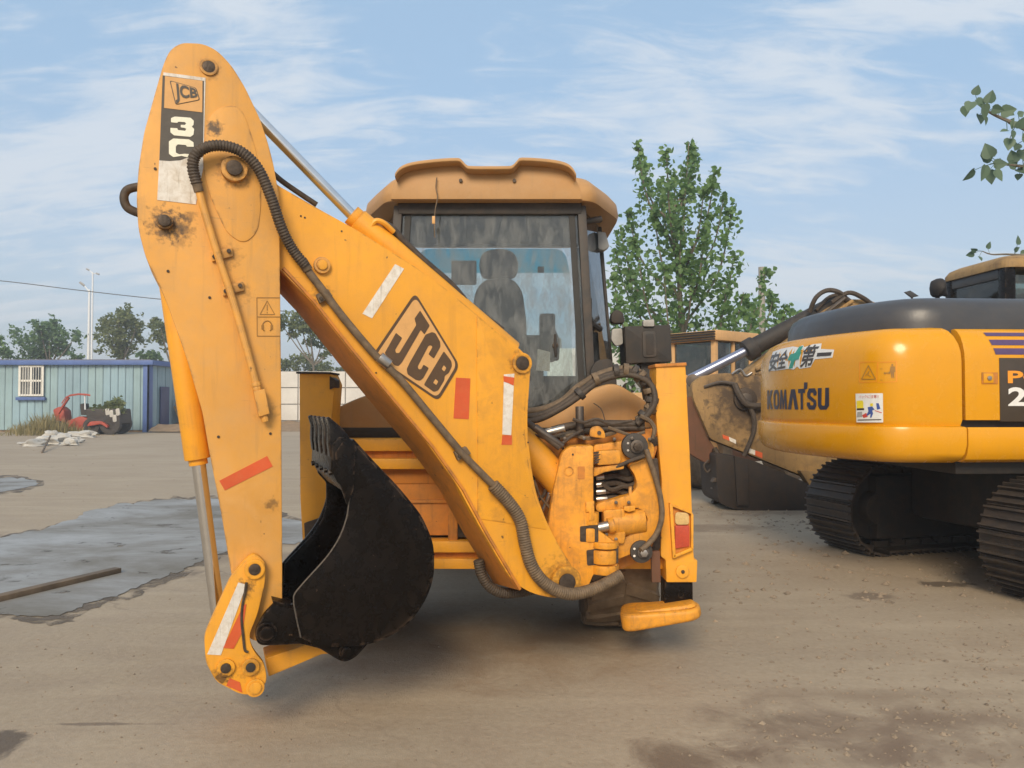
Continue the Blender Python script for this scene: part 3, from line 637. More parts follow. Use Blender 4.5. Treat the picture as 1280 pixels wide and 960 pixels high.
    corr(hp, B.r(300, 190, 7.0), 'corrugated_hose', 'hose', T)
    MB().cyl(B.at(244.5, 224, DF - .042), B.at(249, 240, DF - .036), B.r(246, 230, 6.2), seg=12).build('hose_sleeve', 'hose_worn', T, .003)
    # smooth hose running down the boom
    hb = [B.at(x, y, BF - .03) for x, y in ((378, 327), (386, 340), (402, 361), (430, 398), (470, 445), (500, 474), (540, 522), (576, 565), (600, 590), (622, 612))]
    MB().tube(spline(hb, 6), B.r(480, 450, 4.6), 12).build('boom_hose', 'hose_worn', T)
    MB().cyl(B.at(377, 325, BF - .038), B.at(385, 338, BF - .032), B.r(380, 330, 6.4), seg=12).build('hose_sleeve', 'hose_worn', T, .003)
    MB().cyl(B.at(474, 446, BF - .034), B.at(486, 456, BF - .034), B.r(480, 450, 7), seg=12).build('hose_sleeve', 'rod_dull', T, .003)
    for x, y, s_ in ((404, 370, 1), (577, 567, 1)):
        plate('hose_clamp', [(x - 9, y - 2), (x + 6, y - 9), (x + 12, y), (x - 4, y + 9)], B, BF - .03, .03, 'hose_worn', boom, 1, .003)
        c = B.at(x - 3, y + 3, BF - .03); MB().cyl(c, c - B.n * .01, .009, seg=6).build('bolt', 'pin_steel', boom)
    hc = [B.at(x, y, BF - .035) for x, y in ((616, 606), (636, 628), (650, 650), (656, 678), (664, 706), (680, 728), (704, 741), (726, 741), (750, 733), (776, 719))]
    corr(hc, B.r(660, 690, 7.2), 'corrugated_hose', 'hose_worn', T)
    hd = [B.at(x, y, 0.10) for x, y in ((598, 700), (602, 718), (612, 733), (628, 741), (650, 740), (668, 736))]
    corr(hd, B.r(610, 720, 6.5, .1), 'corrugated_hose', 'hose', T, .014)
    # hose hugging the upper edge of the boom, and the small rear one
    he = [B.at(x, y, o) for x, y, o in ((470, 277, .02), (488, 284, .0), (505, 302, .0), (530, 326, .0), (560, 352, .0), (578, 372, .0), (586, 384, .0), (605, 396, .02), (628, 413, .03))]
    MB().tube(spline(he, 6), .019, 10).build('boom_hose', 'hose', T)
    hf = [B.at(x, y, .1) for x, y in ((336, 212), (352, 226), (372, 240), (396, 256))]
    MB().tube(spline(hf, 5), .014, 10).build('boom_pipe', 'hose', T)
    hg = [B.at(x, y, .05) for x, y in ((178, 268), (160, 260), (155, 247), (160, 237), (176, 233))]
    MB().tube(spline(hg, 6), .020, 10).build('loop_hose', 'hose', T)
    # ---------------------------------------------------------------- dipper ram
    dr = T
    bar = MB().cyl(B.at(446, 275, .02), B.at(640, 440, .02), B.r(450, 280, 15.5)).build('dipper_cylinder', 'jcb_yellow', T, .006)
    MB().cyl(B.at(439, 268, .02), B.at(447, 275, .02), B.r(445, 275, 13)).build('gland', 'jcb_yellow', bar, .004)
    MB().cyl(B.at(262, 86, .02), B.at(441, 270, .02), B.r(400, 230, 7.2)).build('piston_rod', 'chrome', bar)
    c0, c1 = B.at(470, 276, -.03), B.at(486, 284, -.03)
    MB().tube(spline([B.at(464, 283, -.03), B.at(470, 276, -.04), B.at(480, 279, -.04), B.at(492, 290, -.02)], 5), .014, 8).build('ram_elbow', 'jcb_yellow', bar)
    # ---------------------------------------------------------------- bucket ram behind the dipper
    bar = MB().cyl(B.at(206, 290, .0), B.at(247, 574, .0), B.r(240, 500, 16.5)).build('bucket_cylinder', 'jcb_yellow', T, .006)
    MB().cyl(B.at(247, 573, .0), B.at(248.3, 581, .0), B.r(247, 575, 12)).build('gland', 'jcb_yellow', bar, .003)
    MB().cyl(B.at(248, 578, .0), B.at(281, 833, .0), B.r(255, 640, 9.0)).build('piston_rod', 'chrome', bar)
    # ---------------------------------------------------------------- tipping lever pair + link
    LF = DF - .045
    lev = [(304, 702, 14), (318, 690, 16), (333, 703, 16), (331, 730), (322, 768), (311, 795, 10), (316, 812, 10), (331, 830, 8), (334, 852, 8), (322, 869, 12), (300, 868, 10), (270, 852, 14), (257, 828, 16), (255, 795, 10), (268, 765), (288, 722)]
    l1 = plate('tipping_lever', lev, B, LF, .04, 'jcb_yellow', T, 8, .005)
    plate('tipping_lever', [(x, y) for x, y, *_ in lev], B, DF + DT + .005, .04, 'jcb_yellow', T, 8, .004)
    for x, y, r_, cr_, m_ in ((318, 711, 7.5, 13, 'pin_steel'), (282, 834, 6.5, 11.5, 'pin_steel'), (313, 833, 6, 11, 'black_dull'), (319, 859, 8, 11.5, 'jcb_yellow')):
        pin('pin', B, x, y, r_, LF, .02, m_, l1, cr_, 'jcb_yellow', .014)
    sticker([(298, 728), (308, 731), (276, 819), (259, 818)], 'sticker_white', l1, LF)
    sticker([(304, 757), (308, 755), (303, 790), (292, 811), (279, 810)], 'sticker_red', l1, LF - .001)
    sticker([(287, 848), (300, 853), (303, 866), (283, 857)], 'sticker_red', l1, LF)
    gr = [B.at(x, y, LF - .004) for x, y in ((308, 728), (306, 742), (303, 757), (302, 775), (304, 795), (306, 812), (310, 815))]
    MB().tube(spline(gr, 4), .006, 5).build('grease_line', 'hose', l1)
    plate('bucket_link', [(332, 823), (400, 800), (440, 797), (440, 815), (402, 818), (336, 846)], B, -.09, .18, 'jcb_yellow', T, 2, .008)
    # ---------------------------------------------------------------- bucket
    BN, BW = -.33, .66
    mouth = [(376, 797), (370, 770), (367, 749), (372, 737), (399, 707), (413, 690), (425, 670), (433, 648), (436, 629), (438, 612), (436, 585), (433, 553)]
    back = [(440, 551), (458, 571), (477, 591), (495, 610), (511, 629), (524, 646), (532, 662), (538, 678), (540, 692), (540, 715), (536, 734), (528, 752), (515, 771), (501, 784), (485, 794), (459, 803), (420, 806), (390, 804)]
    sm = lambda l, k=3: [(p.x, p.y) for p in spline([Vector((x, y, 0)) for x, y in l], k)]
    mo, ba = sm(mouth), sm(back)
    prof = [B.at(x, y, BN) for x, y in mo + ba]
    mb = MB()
    n_ = len(mo)
    a = prof; mb.prism(a, [p + B.n * .018 for p in a])                                  # near cheek
    far = [p + B.n * (BW - .018) for p in a]; mb.prism(far, [p + B.n * .018 for p in far])  # far cheek
    outer = prof[n_:]                                                                      # wrapped shell
    cen = B.at(450, 700, BN); rings = []
    for i, p in enumerate(outer):
        t_ = (outer[min(i + 1, len(outer) - 1)] - outer[max(i - 1, 0)]).normalized(); nn = t_.cross(B.n).normalized()
        if nn.dot(p - cen) < 0: nn = -nn
        rings.append([p + nn * .012 + B.n * .006, p - nn * .006 + B.n * .006, p - nn * .006 + B.n * (BW - .006), p + nn * .012 + B.n * (BW - .006)])
    mb.loft(rings)
    bucket = mb.build('bucket', 'black_gloss', T, 0.003)
    MB().tube([B.at(x, y, BN) for x, y in mo], .0035, 6).build('weld_seam', 'weld', bucket)
    # far cheek edge showing beyond the mouth, with its wear plate
    plate('cheek_plate', [(396, 548), (397, 591), (408, 603), (408, 632), (404, 648), (391, 668), (356, 704), (354, 745), (380, 775), (440, 700), (445, 600), (436, 552)], B, BN + BW - .04, .02, 'black_gloss', bucket, 3, .004)
    # hinge plates (ears)
    ear = [(318, 790, 14), (330, 768), (345, 752), (366, 757), (372, 745), (420, 760), (470, 790), (459, 806), (445, 822, 8), (430, 829, 8), (414, 820, 6), (400, 811), (376, 805), (342, 807), (322, 807, 10)]
    for off in (-.265, .225): plate('hinge_plate', ear, B, off, .035, 'black_gloss', bucket, 4, .005)
    plate('hinge_cap', [(341, 751), (366, 757), (367, 762), (342, 756)], B, -.27, .54, 'black_gloss', bucket, 0, .002)
    for x, y, r_ in ((333, 790, 9), (432, 813, 6)):
        c = B.at(x, y, -.265); rr = B.r(x, y, r_, -.265)
        MB().cyl(c + B.n * .53, c - B.n * .03, rr, seg=20).build('bucket_pin', 'black_gloss', bucket, .004)
        MB().ring(c, c - B.n * .014, rr * 1.45, rr * 1.0).build('collar', 'black_gloss', bucket, .003)
    # cutting lip and side cutter
    lipa = [(435, 618), (421, 602), (414, 588), (415, 556), (424, 546), (437, 548), (446, 560)]
    a = [B.at(x, y, BN - .006) for x, y in lipa]; MB().prism(a, [p + B.n * (BW + .012) for p in a]).build('cutting_lip', 'black_gloss', bucket, .006)
    plate('side_cutter', [(434, 545), (445, 556), (442, 612), (434, 632), (423, 600), (419, 566)], B, BN - .012, .012, 'black_gloss', bucket, 3, .003)
    for k in range(5):
        o = BN + .035 + k * (BW - .07) / 4
        d0 = (o - BN)
        def bp(x, y, w_): return B.at(x, y, BN) + B.n * (d0 + w_)
        rings = []
        for (x0, y0, x1, y1, hw) in ((413, 572, 436, 574, .034), (411, 556, 440, 556, .040), (411, 546, 435, 543, .036), (411, 536, 426, 533, .028), (407, 523, 412, 521, .014)):
            rings.append([bp(x0, y0, -hw), bp(x1, y1, -hw), bp(x1, y1, hw), bp(x0, y0, hw)])
        tooth = MB().loft(rings).build('tooth', 'black_gloss', bucket, .005)
        MB().cyl(bp(424, 590, 0), bp(412, 592, 0), .014, seg=6).build('tooth_bolt', 'black_gloss', bucket, .002)
    # ---------------------------------------------------------------- boom ram (short stretch shows by the king post)
    bar = MB().cyl(W(600, 490, 4.50), W(712, 618, 4.50), .088).build('boom_cylinder', 'jcb_yellow', T, .006)
    MB().cyl(W(700, 604, 4.50), W(716, 622, 4.50), .097).build('gland', 'jcb_yellow', bar, .004)
    # ---------------------------------------------------------------- rear slide frame
    F = YP(4.70)
    xl, xr = F.at(400, 600).x, F.at(835, 600).x
    def rail(y0, y1, off, depth, name='frame_rail', mat='jcb_yellow', x0=None, x1=None):
        z0, z1 = F.at(640, y0).z, F.at(640, y1).z; Y0 = 4.70 + off
        return MB().box((((x0 or xl) + (x1 or xr)) / 2, Y0 + depth / 2, (z0 + z1) / 2), ((x1 or xr) - (x0 or xl), depth, abs(z0 - z1))).build(name, mat, T, .006)
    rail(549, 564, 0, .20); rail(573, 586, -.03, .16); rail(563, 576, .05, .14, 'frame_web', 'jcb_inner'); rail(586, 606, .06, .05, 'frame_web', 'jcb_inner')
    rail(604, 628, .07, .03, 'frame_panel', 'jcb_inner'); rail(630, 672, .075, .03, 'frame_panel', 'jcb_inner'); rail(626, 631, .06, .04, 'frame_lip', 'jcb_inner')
    rail(676, 690, -.02, .17); rail(688, 700, .03, .12, 'frame_web', 'jcb_inner'); rail(698, 711, -.01, .17)
    for x in (560, 600, 668): plate('frame_gusset', [(x, 604), (x + 12, 604), (x + 12, 676), (x, 676)], F, .02, .06, 'jcb_inner', T, 0, .004)
    plate('hose_bundle_guard', [(563, 636), (605, 636), (605, 672), (563, 672)], F, .035, .04, 'black_dull', T, 6, .006)
    rail(536, 550, .22, .5, 'frame_gap_shade', 'black_dull')  # black strip filling the gap, its shade put into the colour
    # ---------------------------------------------------------------- stabiliser legs
    def leg(pts, bright, left):
        mat = 'jcb_yellow'
        L = plate('stabiliser_leg', pts, YP(4.58), 0, .22, mat, T, 2, .008)
        return L
    L = leg([(820, 458), (857, 456), (860, 520), (863, 580), (867, 690), (868, 700), (872, 700), (871, 728), (833, 728), (832, 700), (826, 696), (827, 600), (822, 545), (820, 520)], True, False)
    P = YP(4.58)
    plate('leg_cap', [(819, 455), (858, 453), (858.5, 457), (819, 459)], P, -.012, .245, 'jcb_inner', L, 0, .002)
    plate('lamp_recess', [(838, 630), (864, 641), (865, 686), (842, 696)], P, -.002, .01, 'jcb_inner', L, 0, 0)
    # guard frame round the tail lamp
    for q in ([(837, 629), (841, 631), (845, 696), (841, 698)], [(838, 629), (866, 641), (866, 643.5), (840, 633)], [(864, 642), (867, 643), (867, 686), (864, 688)], [(842, 694), (866, 684), (866, 688), (843, 698)]):
        plate('lamp_guard', q, P, -.03, .03, 'jcb_yellow', L, 0, .003)
    lamp = plate('tail_lamp', [(844, 657), (862, 657), (862, 683), (844, 686)], P, -.02, .02, 'lens_red', L, 2, .004)
    plate('indicator_lens', [(844, 640), (861, 641), (862, 656), (844, 656)], P, -.02, .02, 'amber', L, 5, .004)
    c = P.at(853, 714); MB().cyl(c, c - P.n * .012, P.r(853, 714, 8.5)).build('washer', 'jcb_yellow', L, .003)
    MB().cyl(c, c - P.n * .02, P.r(853, 714, 2.4), seg=6).build('bolt', 'pin_steel', L, .002)
    plate('inner_leg', [(831, 727), (866, 727), (866.5, 762), (831, 762)], YP(4.62), 0, .13, 'black_gloss', T, 0, .006)
    c = YP(4.62).at(851, 743); MB().ring(c, c - P.n * .006, .022, .014).build('washer', 'black_gloss', T)
    # foot pad: long dished plate
    def pad(cx_, cz, Yc, flip=1, hl=.27, yaw=R(14)):
        rot = Matrix.Rotation(-flip * R(9), 3, 'Y') @ Matrix.Rotation(flip * R(-10), 3, 'Z'); c0 = Vector((cx_, Yc, cz))
        out = fillet([(-hl, -.13), (hl, -.10), (hl, .12), (-hl, .15)], .095, 8)
        a_ = [c0 + rot @ Vector((x, y, -.045 + .012 * flip * x / hl)) for x, y in out]; b_ = [c0 + rot @ Vector((x, y, .040 - .012 * flip * x / hl)) for x, y in out]
        o = MB().prism(a_, b_).build('stabiliser_foot', 'jcb_grimy', T, .026, 4, angle=60)
        MB().prism([c0 + rot @ Vector((x * .8 + .03 * flip, y * .7, .034)) for x, y in out], [c0 + rot @ Vector((x * .72 + .03 * flip, y * .62, .052)) for x, y in out]).build('foot_web', 'jcb_grimy', o, .004)
        return o
    q = W(829, 772, 4.52); pad(q.x, q.z, 4.60, 1, .235)
    # left leg
    L2 = plate('stabiliser_leg', [(374, 467), (412, 466), (418, 480), (415, 520), (414, 600), (414, 715), (380, 715), (375, 620)], YP(4.62), 0, .22, 'jcb_yellow', T, 2, .008)
    plate('leg_cap', [(370, 464.5), (413, 465), (413, 467.5), (370, 467)], YP(4.62), -.015, .25, 'black_dull', L2, 0, .002)
    plate('lamp_guard', [(380, 654), (403, 646), (403, 690), (382, 696)], YP(4.62), -.02, .02, 'pin_steel', L2, 1, .003)
    for y in (478, 545): plate('leg_bracket', [(412, y - 8), (419, y - 3), (419, y + 6), (412, y + 9)], YP(4.62), -.01, .12, 'pin_steel', L2, 1, .003)
    plate('inner_leg', [(382, 712), (412, 712), (412, 762), (382, 762)], YP(4.66), 0, .13, 'black_gloss', T, 0, .006)
    q = W(398, 768, 4.56); pad(q.x, q.z, 4.62, -1, .235)
    # ---------------------------------------------------------------- swing carriage (right of the boom)
    K = YP(4.44)
    car = plate('carriage_plate', [(660, 545), (700, 536), (820, 536), (822, 560), (818, 572), (828, 640), (828, 672), (822, 690), (800, 702), (775, 712), (700, 712), (672, 620)], YP(4.60), 0, .09, 'jcb_inner', T, 3, .006)  # darker paint so the castings stand out, shade put into the colour
    MB().box((K.at(742, 600).x, 4.592, K.at(742, 600).z), (.34, .012, .32)).build('carriage_recess_shade', 'black_dull', T)  # black sheet: shade behind the castings put into the colour
    for q in ([(778, 640), (806, 635), (819, 648, 10), (814, 664, 8), (790, 674), (778, 676)], [(814, 574), (822, 572), (829, 640), (829, 676), (822, 692), (812, 694), (822, 664), (820, 620)], [(742, 584), (800, 580), (800, 624), (742, 634)], [(742, 640), (760, 638), (758, 660), (742, 660)], [(812, 548), (824, 545, 3), (824, 556, 3), (812, 560)]):
        plate('carriage_gap_shade', q, YP(4.594), 0, .02, 'pin_steel', T, 3, .003)  # dark plates that paint the shade between hook, cylinder and leg
    # upper arm of the carriage
    plate('carriage_arm', [(742, 556), (775, 552), (805, 546), (818, 556), (818, 572), (786, 580), (764, 582), (742, 584)], YP(4.50), 0, .10, 'jcb_grimy', T, 5, .008)
    plate('carriage_lug', [(742, 585), (780, 580), (780, 586), (756, 590), (742, 596)], YP(4.42), 0, .20, 'jcb_grimy', T, 2, .006)
    plate('carriage_block', [(746, 564), (776, 562), (776, 580), (746, 582)], YP(4.42), 0, .10, 'jcb_grimy', T, 4, .008)
    for i in range(5): plate('grease_patch', [(742 + i * .6, 565 + i * 3), (749 + (i % 2) * 2, 564.5 + i * 3), (748, 567 + i * 3), (742, 567.5 + i * 3)], YP(4.417), 0, .003, 'pin_steel', T, 0, 0)
    # the big hooked casting
    plate('carriage_hook', [(785, 582), (803, 574), (812, 574, 6), (820, 600), (826, 640), (824, 664, 14), (812, 680, 12), (790, 692), (770, 700), (770, 680), (782, 672), (800, 662, 10), (811, 652, 10), (806, 640, 8), (795, 634), (776, 640), (745, 640), (745, 630), (775, 622), (790, 618, 8), (797, 606, 8), (793, 592, 8)], YP(4.46), 0, .14, 'jcb_grimy', T, 5, .012)
    # hydraulic ends in the dark opening
    for i, (y, l) in enumerate(((597, 10), (606, 10), (615, 12), (624, 14))):
        MB().cyl(W(745, y, 4.52), W(745 + l, y - 1, 4.52), .018, seg=10).build('hydraulic_fitting', 'rod_dull', T, .002)
        MB().tube(spline([W(754, y, 4.53), W(770, y - 2, 4.55), W(786, y + 2, 4.55), W(800, y - 6, 4.57)], 4), .017, 8).build('hydraulic_hose', 'hose', T)
    plate('valve_tab', [(786, 609), (790, 608), (790, 620), (786, 620)], YP(4.47), 0, .02, 'jcb_pale', T, 0, .002)
    # slew cylinder
    bar = MB().cyl(W(760, 655, 4.50), W(806, 650, 4.50), .085, .075, 24).build('slew_cylinder', 'jcb_grimy', T, .01)
    plate('cylinder_head', [(754, 638), (781, 636), (782, 672), (780, 680), (756, 680)], YP(4.43), 0, .12, 'jcb_grimy', bar, 3, .008)
    MB().cyl(W(738, 662, 4.40), W(766, 656, 4.40), .030, seg=16).build('piston_rod', 'rod_dull', bar)
    MB().ring(W(760, 657.5, 4.41), W(768, 656, 4.41), .044, .031).build('gland', 'jcb_grimy', bar, .002)
    plate('lock_tab', [(780, 633), (794, 632), (794, 638), (786, 640), (780, 638)], YP(4.42), 0, .03, 'jcb_grimy', T, 1, .003)
    # king post (swing casting) on the boom foot
    kp = plate('king_post', [(702, 566, 6), (712, 558, 8), (742, 557), (742, 600), (742, 648), (748, 655), (747, 662), (772, 680), (772, 712), (742, 718), (735, 735), (700, 738), (690, 712), (683, 668), (692, 610)], YP(4.36), 0, .20, 'jcb_grimy', T, 3, .010)
    KP = YP(4.36)
    plate('king_post_step', [(732, 628), (743, 626), (743, 650), (736, 652), (736, 640), (732, 640)], KP, -.012, .012, 'jcb_grimy', kp, 0, .003)
    plate('knuckle_slot', [(725, 658), (748, 656), (748, 678), (725, 677)], KP, -.004, .006, 'pin_steel', kp, 2, 0)
    plate('knuckle_slot', [(733, 688), (773, 682), (773, 704), (734, 707)], KP, -.004, .006, 'pin_steel', kp, 2, 0)
    def barrel(x, y0, y1, rpx, mat='jcb_grimy'):
        MB().cyl(W(x, y0, 4.40), W(x, y1, 4.40), rpx * 4.4 / 960, seg=24).build('hinge_barrel', mat, kp, .006)
    barrel(737, 659, 676, 11); barrel(755, 686, 703, 17); barrel(738, 640, 655, 10.5); barrel(756, 676, 684, 17.5); barrel(756, 705, 716, 17.5)
    c = KP.at(711, 589); MB().ring(c, c - KP.n * .004, .027, .022).build('cast_mark', 'jcb_grimy', kp)
    plate('cast_pocket', [(722, 583), (731, 583), (731, 599), (722, 599)], KP, -.002, .003, 'jcb_inner', kp, 1, 0)
    c = KP.at(716, 568); MB().cyl(c, c - KP.n * .004, .006, seg=8).build('bolt', 'pin_steel', kp)
    # clamp discs
    for x, y, r_, hx in ((794, 558, 16.5, 5.5), (802, 690, 14, 5)):
        c = W(x, y, 4.44); d = MB().cyl(c + Vector((0, .05, 0)), c, r_ * 4.44 / 960, seg=32).build('clamp_disc', 'frame_grey', T, .008)
        MB().cyl(c + Vector((.008, 0, 0)), c + Vector((.008, -.018, 0)), hx * 1.5 * 4.44 / 960, seg=24).build('washer', 'greasy_steel', d, .002)
        MB().cyl(c + Vector((.008, -.015, 0)), c + Vector((.008, -.045, 0)), hx * 4.44 / 960, seg=6).build('nut', 'pin_steel' if y < 600 else 'rod_dull', d, .003)
        for dx, dy in ((-9, -4), (-9, 5)): MB().cyl(W(x + dx, y + dy, 4.44), W(x + dx, y + dy, 4.43), .007, seg=8).build('bolt', 'rod_dull', d)
    MB().tube(spline([W(808, 562, 4.42), W(812, 575, 4.41), W(820, 600, 4.42), W(826, 625, 4.43), W(827, 648, 4.43), W(820, 668, 4.43), W(808, 682, 4.42), W(801, 688, 4.40)], 6), .016, 10).build('clamp_hose', 'hose_worn', T)
    MB().tube(spline([W(770, 584, 4.43), W(788, 576, 4.41), W(806, 570, 4.41)], 5), .011, 8).build('clamp_hose', 'hose', T)
    plate('clamp_strap', [(814, 689), (825, 689), (826, 728), (815, 728)], YP(4.5), 0, .03, 'rust_red', T, 0, .003)
    # top lug, pipes, hose posts
    plate('lifting_lug', [(737, 546), (738, 534, 6), (750, 532, 8), (756, 540, 6), (757, 548)], YP(4.46), 0, .03, 'jcb_grimy', T, 3, .004)
    MB().cyl(W(749, 541, 4.462), W(749, 541, 4.452), .012, seg=12).build('lug_hole', 'pin_steel', T)
    MB().cyl(W(724.5, 508, 4.55), W(725, 546, 4.55), .025, seg=16).build('hose_post', 'greasy_steel', T, .003)
    MB().cyl(W(682, 541, 4.45), W(706, 535, 4.45), .023, seg=14).build('hose_end', 'rod_dull', T, .004)
    MB().cyl(W(668, 534, 4.42), W(704, 558, 4.42), .024, .017, seg=14).build('hose_end', 'greasy_steel', T, .004)
    MB().tube(spline([W(652, 524, 4.42), W(662, 530, 4.42), W(676, 541, 4.42), W(700, 560, 4.42)], 5), .019, 10).build('hydraulic_hose', 'hose', T)
    for k, (dx, dy, dz, r_) in enumerate(((0, 0, 0, .022), (2, -7, .05, .024), (-1, 5, -.03, .018))):
        MB().tube(spline([W(640 + dx, 522 + dy, 4.62 + dz), W(672 + dx, 520 + dy, 4.60 + dz), W(700 + dx, 508 + dy * .8, 4.60 + dz), W(722, 492 + dy, 4.62 + dz), W(748, 474 + dy * .7, 4.62 + dz), W(775, 466 + dy * .6, 4.62 + dz), W(797, 468 + dy * .5, 4.60 + dz), W(812 + dy * .5, 482, 4.60 + dz), W(816 + dy * .5, 502, 4.58 + dz), W(808 + dy * .4, 518, 4.58 + dz), W(796, 528 + dy * .4, 4.58 + dz)], 7), r_, 10).build('hydraulic_hose', 'hose' if k != 1 else 'hose_worn', T)
    rnd = random.Random(5)
    wrap = [(725, 492), (745, 474), (770, 464), (782, 463), (792, 464), (800, 470), (807, 477), (812, 488), (815, 500), (813, 511), (805, 520)]
    for i, (x, y) in enumerate(wrap):
        g = W(x, y, 4.60); x2, y2 = wrap[min(i + 1, len(wrap) - 1)] if i < len(wrap) - 1 else (797, 528); d = (W(x2, y2, 4.6) - g).normalized()
        MB().ring(g - d * .016, g + d * .016, .037 + rnd.uniform(0, .007), .028, 12).build('hose_wrap', 'hose_worn' if i % 2 else 'frame_grey', T, .004)
    for dy, r_ in ((0, .024), (9, .021)):
        MB().tube(spline([W(690, 538 + dy, 4.58), W(716, 532 + dy, 4.58), W(750, 530 + dy * .8, 4.60), W(780, 530 + dy * .6, 4.60), W(806, 530 + dy * .5, 4.58)], 5), r_, 10).build('hydraulic_hose', 'hose', T)
    MB().tube(spline([W(700, 557, 4.42), W(712, 547, 4.44), W(728, 538, 4.5)], 5), .010, 8).build('hydraulic_hose', 'hose', T)
    MB().tube(spline([W(742, 504, 4.62), W(752, 512, 4.6), W(757, 530, 4.58)], 5), .003, 5).build('thin_wire', 'hose', T)
    MB().tube(spline([W(678, 640, 4.5), W(686, 620, 4.48), W(690, 600, 4.5)], 5), .012, 8).build('hydraulic_hose', 'rod_dull', T)
    for k, pth in enumerate((((668, 600), (676, 622), (690, 640), (684, 664)), ((684, 598), (680, 618), (668, 632), (676, 656)), ((700, 548), (716, 544), (734, 548), (752, 545), (770, 540)), ((660, 540), (680, 548), (700, 556), (706, 566)), ((760, 534), (776, 540), (790, 544), (806, 540)), ((752, 604), (764, 612), (782, 608), (796, 616)), ((748, 632), (762, 628), (778, 634), (792, 630)), ((716, 524), (730, 528), (746, 524), (764, 530), (790, 526)), ((800, 520), (812, 526), (818, 536), (816, 548)))):
        MB().tube(spline([W(x, y, 4.47 + .02 * (k % 3)) for x, y in pth], 5), .007 + .003 * (k % 3), 6).build('hydraulic_hose', 'hose' if k % 2 else 'hose_worn', T)
    for x, y in ((706, 548), (730, 548), (768, 549), (790, 548), (812, 549), (770, 628), (786, 628), (758, 668), (770, 674)):
        MB().cyl(W(x, y, 4.60), W(x, y, 4.415), .011, seg=6).build('bolt', 'greasy_steel', T, .002)
    plate('swing_web', [(640, 590), (700, 590), (690, 700), (660, 690)], YP(4.62), 0, .05, 'black_dull', T, 0, .004)
    # ---------------------------------------------------------------- fenders
    for side, pts in ((1, [(640, 546), (640, 528), (690, 508), (738, 487), (768, 477, 14), (812, 504, 10), (822, 530), (822, 546)]),
                      (-1, [(408, 546), (408, 528), (416, 512, 8), (440, 500, 16), (480, 486, 20), (520, 474, 12), (590, 474), (590, 546)])):
        plate('rear_fender', pts, YP(4.93), 0, 1.05, 'jcb_roof', T, 6, .025)
    # ---------------------------------------------------------------- cab
    zf = 1.40; zt = 2.86
    def mir(x, s): return XC + s * x
    rear_t, rear_b, mid_t, mid_b = .61, .685, .80, .915
    Yr, Ym, Yf = 5.10, 5.70, 6.42
    def post(p0, p1, w_=.05, name='cab_pillar'):
        MB().prism([Vector(p0) + Vector((sx * w_ / 2, sy * w_ / 2, 0)) for sx, sy in ((-1, -1), (1, -1), (1, 1), (-1, 1))], [Vector(p1) + Vector((sx * w_ / 2, sy * w_ / 2, 0)) for sx, sy in ((-1, -1), (1, -1), (1, 1), (-1, 1))]).build(name, 'frame_grey', T, .010)
    for s in (-1, 1):
        post((mir(rear_b, s), Yr, zf), (mir(rear_t, s), Yr, zt), .058); post((mir(mid_b, s), Ym, zf), (mir(mid_t, s), Ym, zt), .03); post((mir(mid_b - .02, s), Yf, zf), (mir(mid_t, s), Yf, zt), .06)
        # quarter light and door glass
        a = [Vector((mir(rear_b - .005, s), Yr + .02, zf + .1)), Vector((mir(mid_b, s), Ym, zf + .1)), Vector((mir(mid_t, s), Ym, zt)), Vector((mir(rear_t - .005, s), Yr + .02, zt))]
        nn = Vector((s * -.006, .004, 0)); MB().prism(a, [p + nn for p in a]).build('quarter_window', 'side_glass', T)
        a = [Vector((mir(mid_b, s), Ym, zf + .1)), Vector((mir(mid_b - .02, s), Yf, zf + .1)), Vector((mir(mid_t, s), Yf, zt)), Vector((mir(mid_t, s), Ym, zt))]
        MB().prism(a, [p + Vector((-s * .006, 0, 0)) for p in a]).build('door_window', 'side_glass', T)
    # rear window with its frame and seals
    MB().box((XC, Yr, zt - .02), (rear_t * 2, .07, .08)).build('window_header', 'frame_grey', T, .01)
    MB().box((XC, Yr, zf + .05), (rear_b * 2, .07, .12)).build('window_sill', 'frame_grey', T, .01)
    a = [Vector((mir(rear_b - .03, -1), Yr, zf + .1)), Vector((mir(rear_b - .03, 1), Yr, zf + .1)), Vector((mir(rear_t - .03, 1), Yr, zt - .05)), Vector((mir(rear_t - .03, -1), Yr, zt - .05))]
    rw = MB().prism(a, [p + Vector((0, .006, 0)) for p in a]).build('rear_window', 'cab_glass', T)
    for s in (-1, 1):
        MB().prism([Vector((mir(rear_b - .085, s), Yr - .012, zf + .1)), Vector((mir(rear_b - .045, s), Yr - .012, zf + .1)), Vector((mir(rear_t - .045, s), Yr - .012, zt - .05)), Vector((mir(rear_t - .085, s), Yr - .012, zt - .05))],
                   [Vector((mir(rear_b - .085, s), Yr + .01, zf + .1)), Vector((mir(rear_b - .045, s), Yr + .01, zf + .1)), Vector((mir(rear_t - .045, s), Yr + .01, zt - .05)), Vector((mir(rear_t - .085, s), Yr + .01, zt - .05))]).build('window_seal', 'liner', rw, .004)
    c = W(694, 432, 5.09); MB().cyl(c, c - Vector((0, .03, 0)), .020, seg=12).build('window_latch', 'pin_steel', rw, .004)
    MB().tube([W(694, 418, 5.07), W(694, 432, 5.06), W(695, 446, 5.07)], .009, 8).build('window_handle', 'black_dull', rw)
    # front screen with blue sun strip, dark header and lower panel
    a = [W(522, 341, Yf), W(712, 341, Yf), W(716, 470, Yf), W(516, 470, Yf)]
    MB().prism(a, [p + Vector((0, .006, 0)) for p in a]).build('front_window', 'front_glass', T)
    a = [W(x, y, Yf) for x, y in fillet([(524, 311, 26), (706, 311, 30), (712, 341, 0), (522, 341, 0)], 8)]
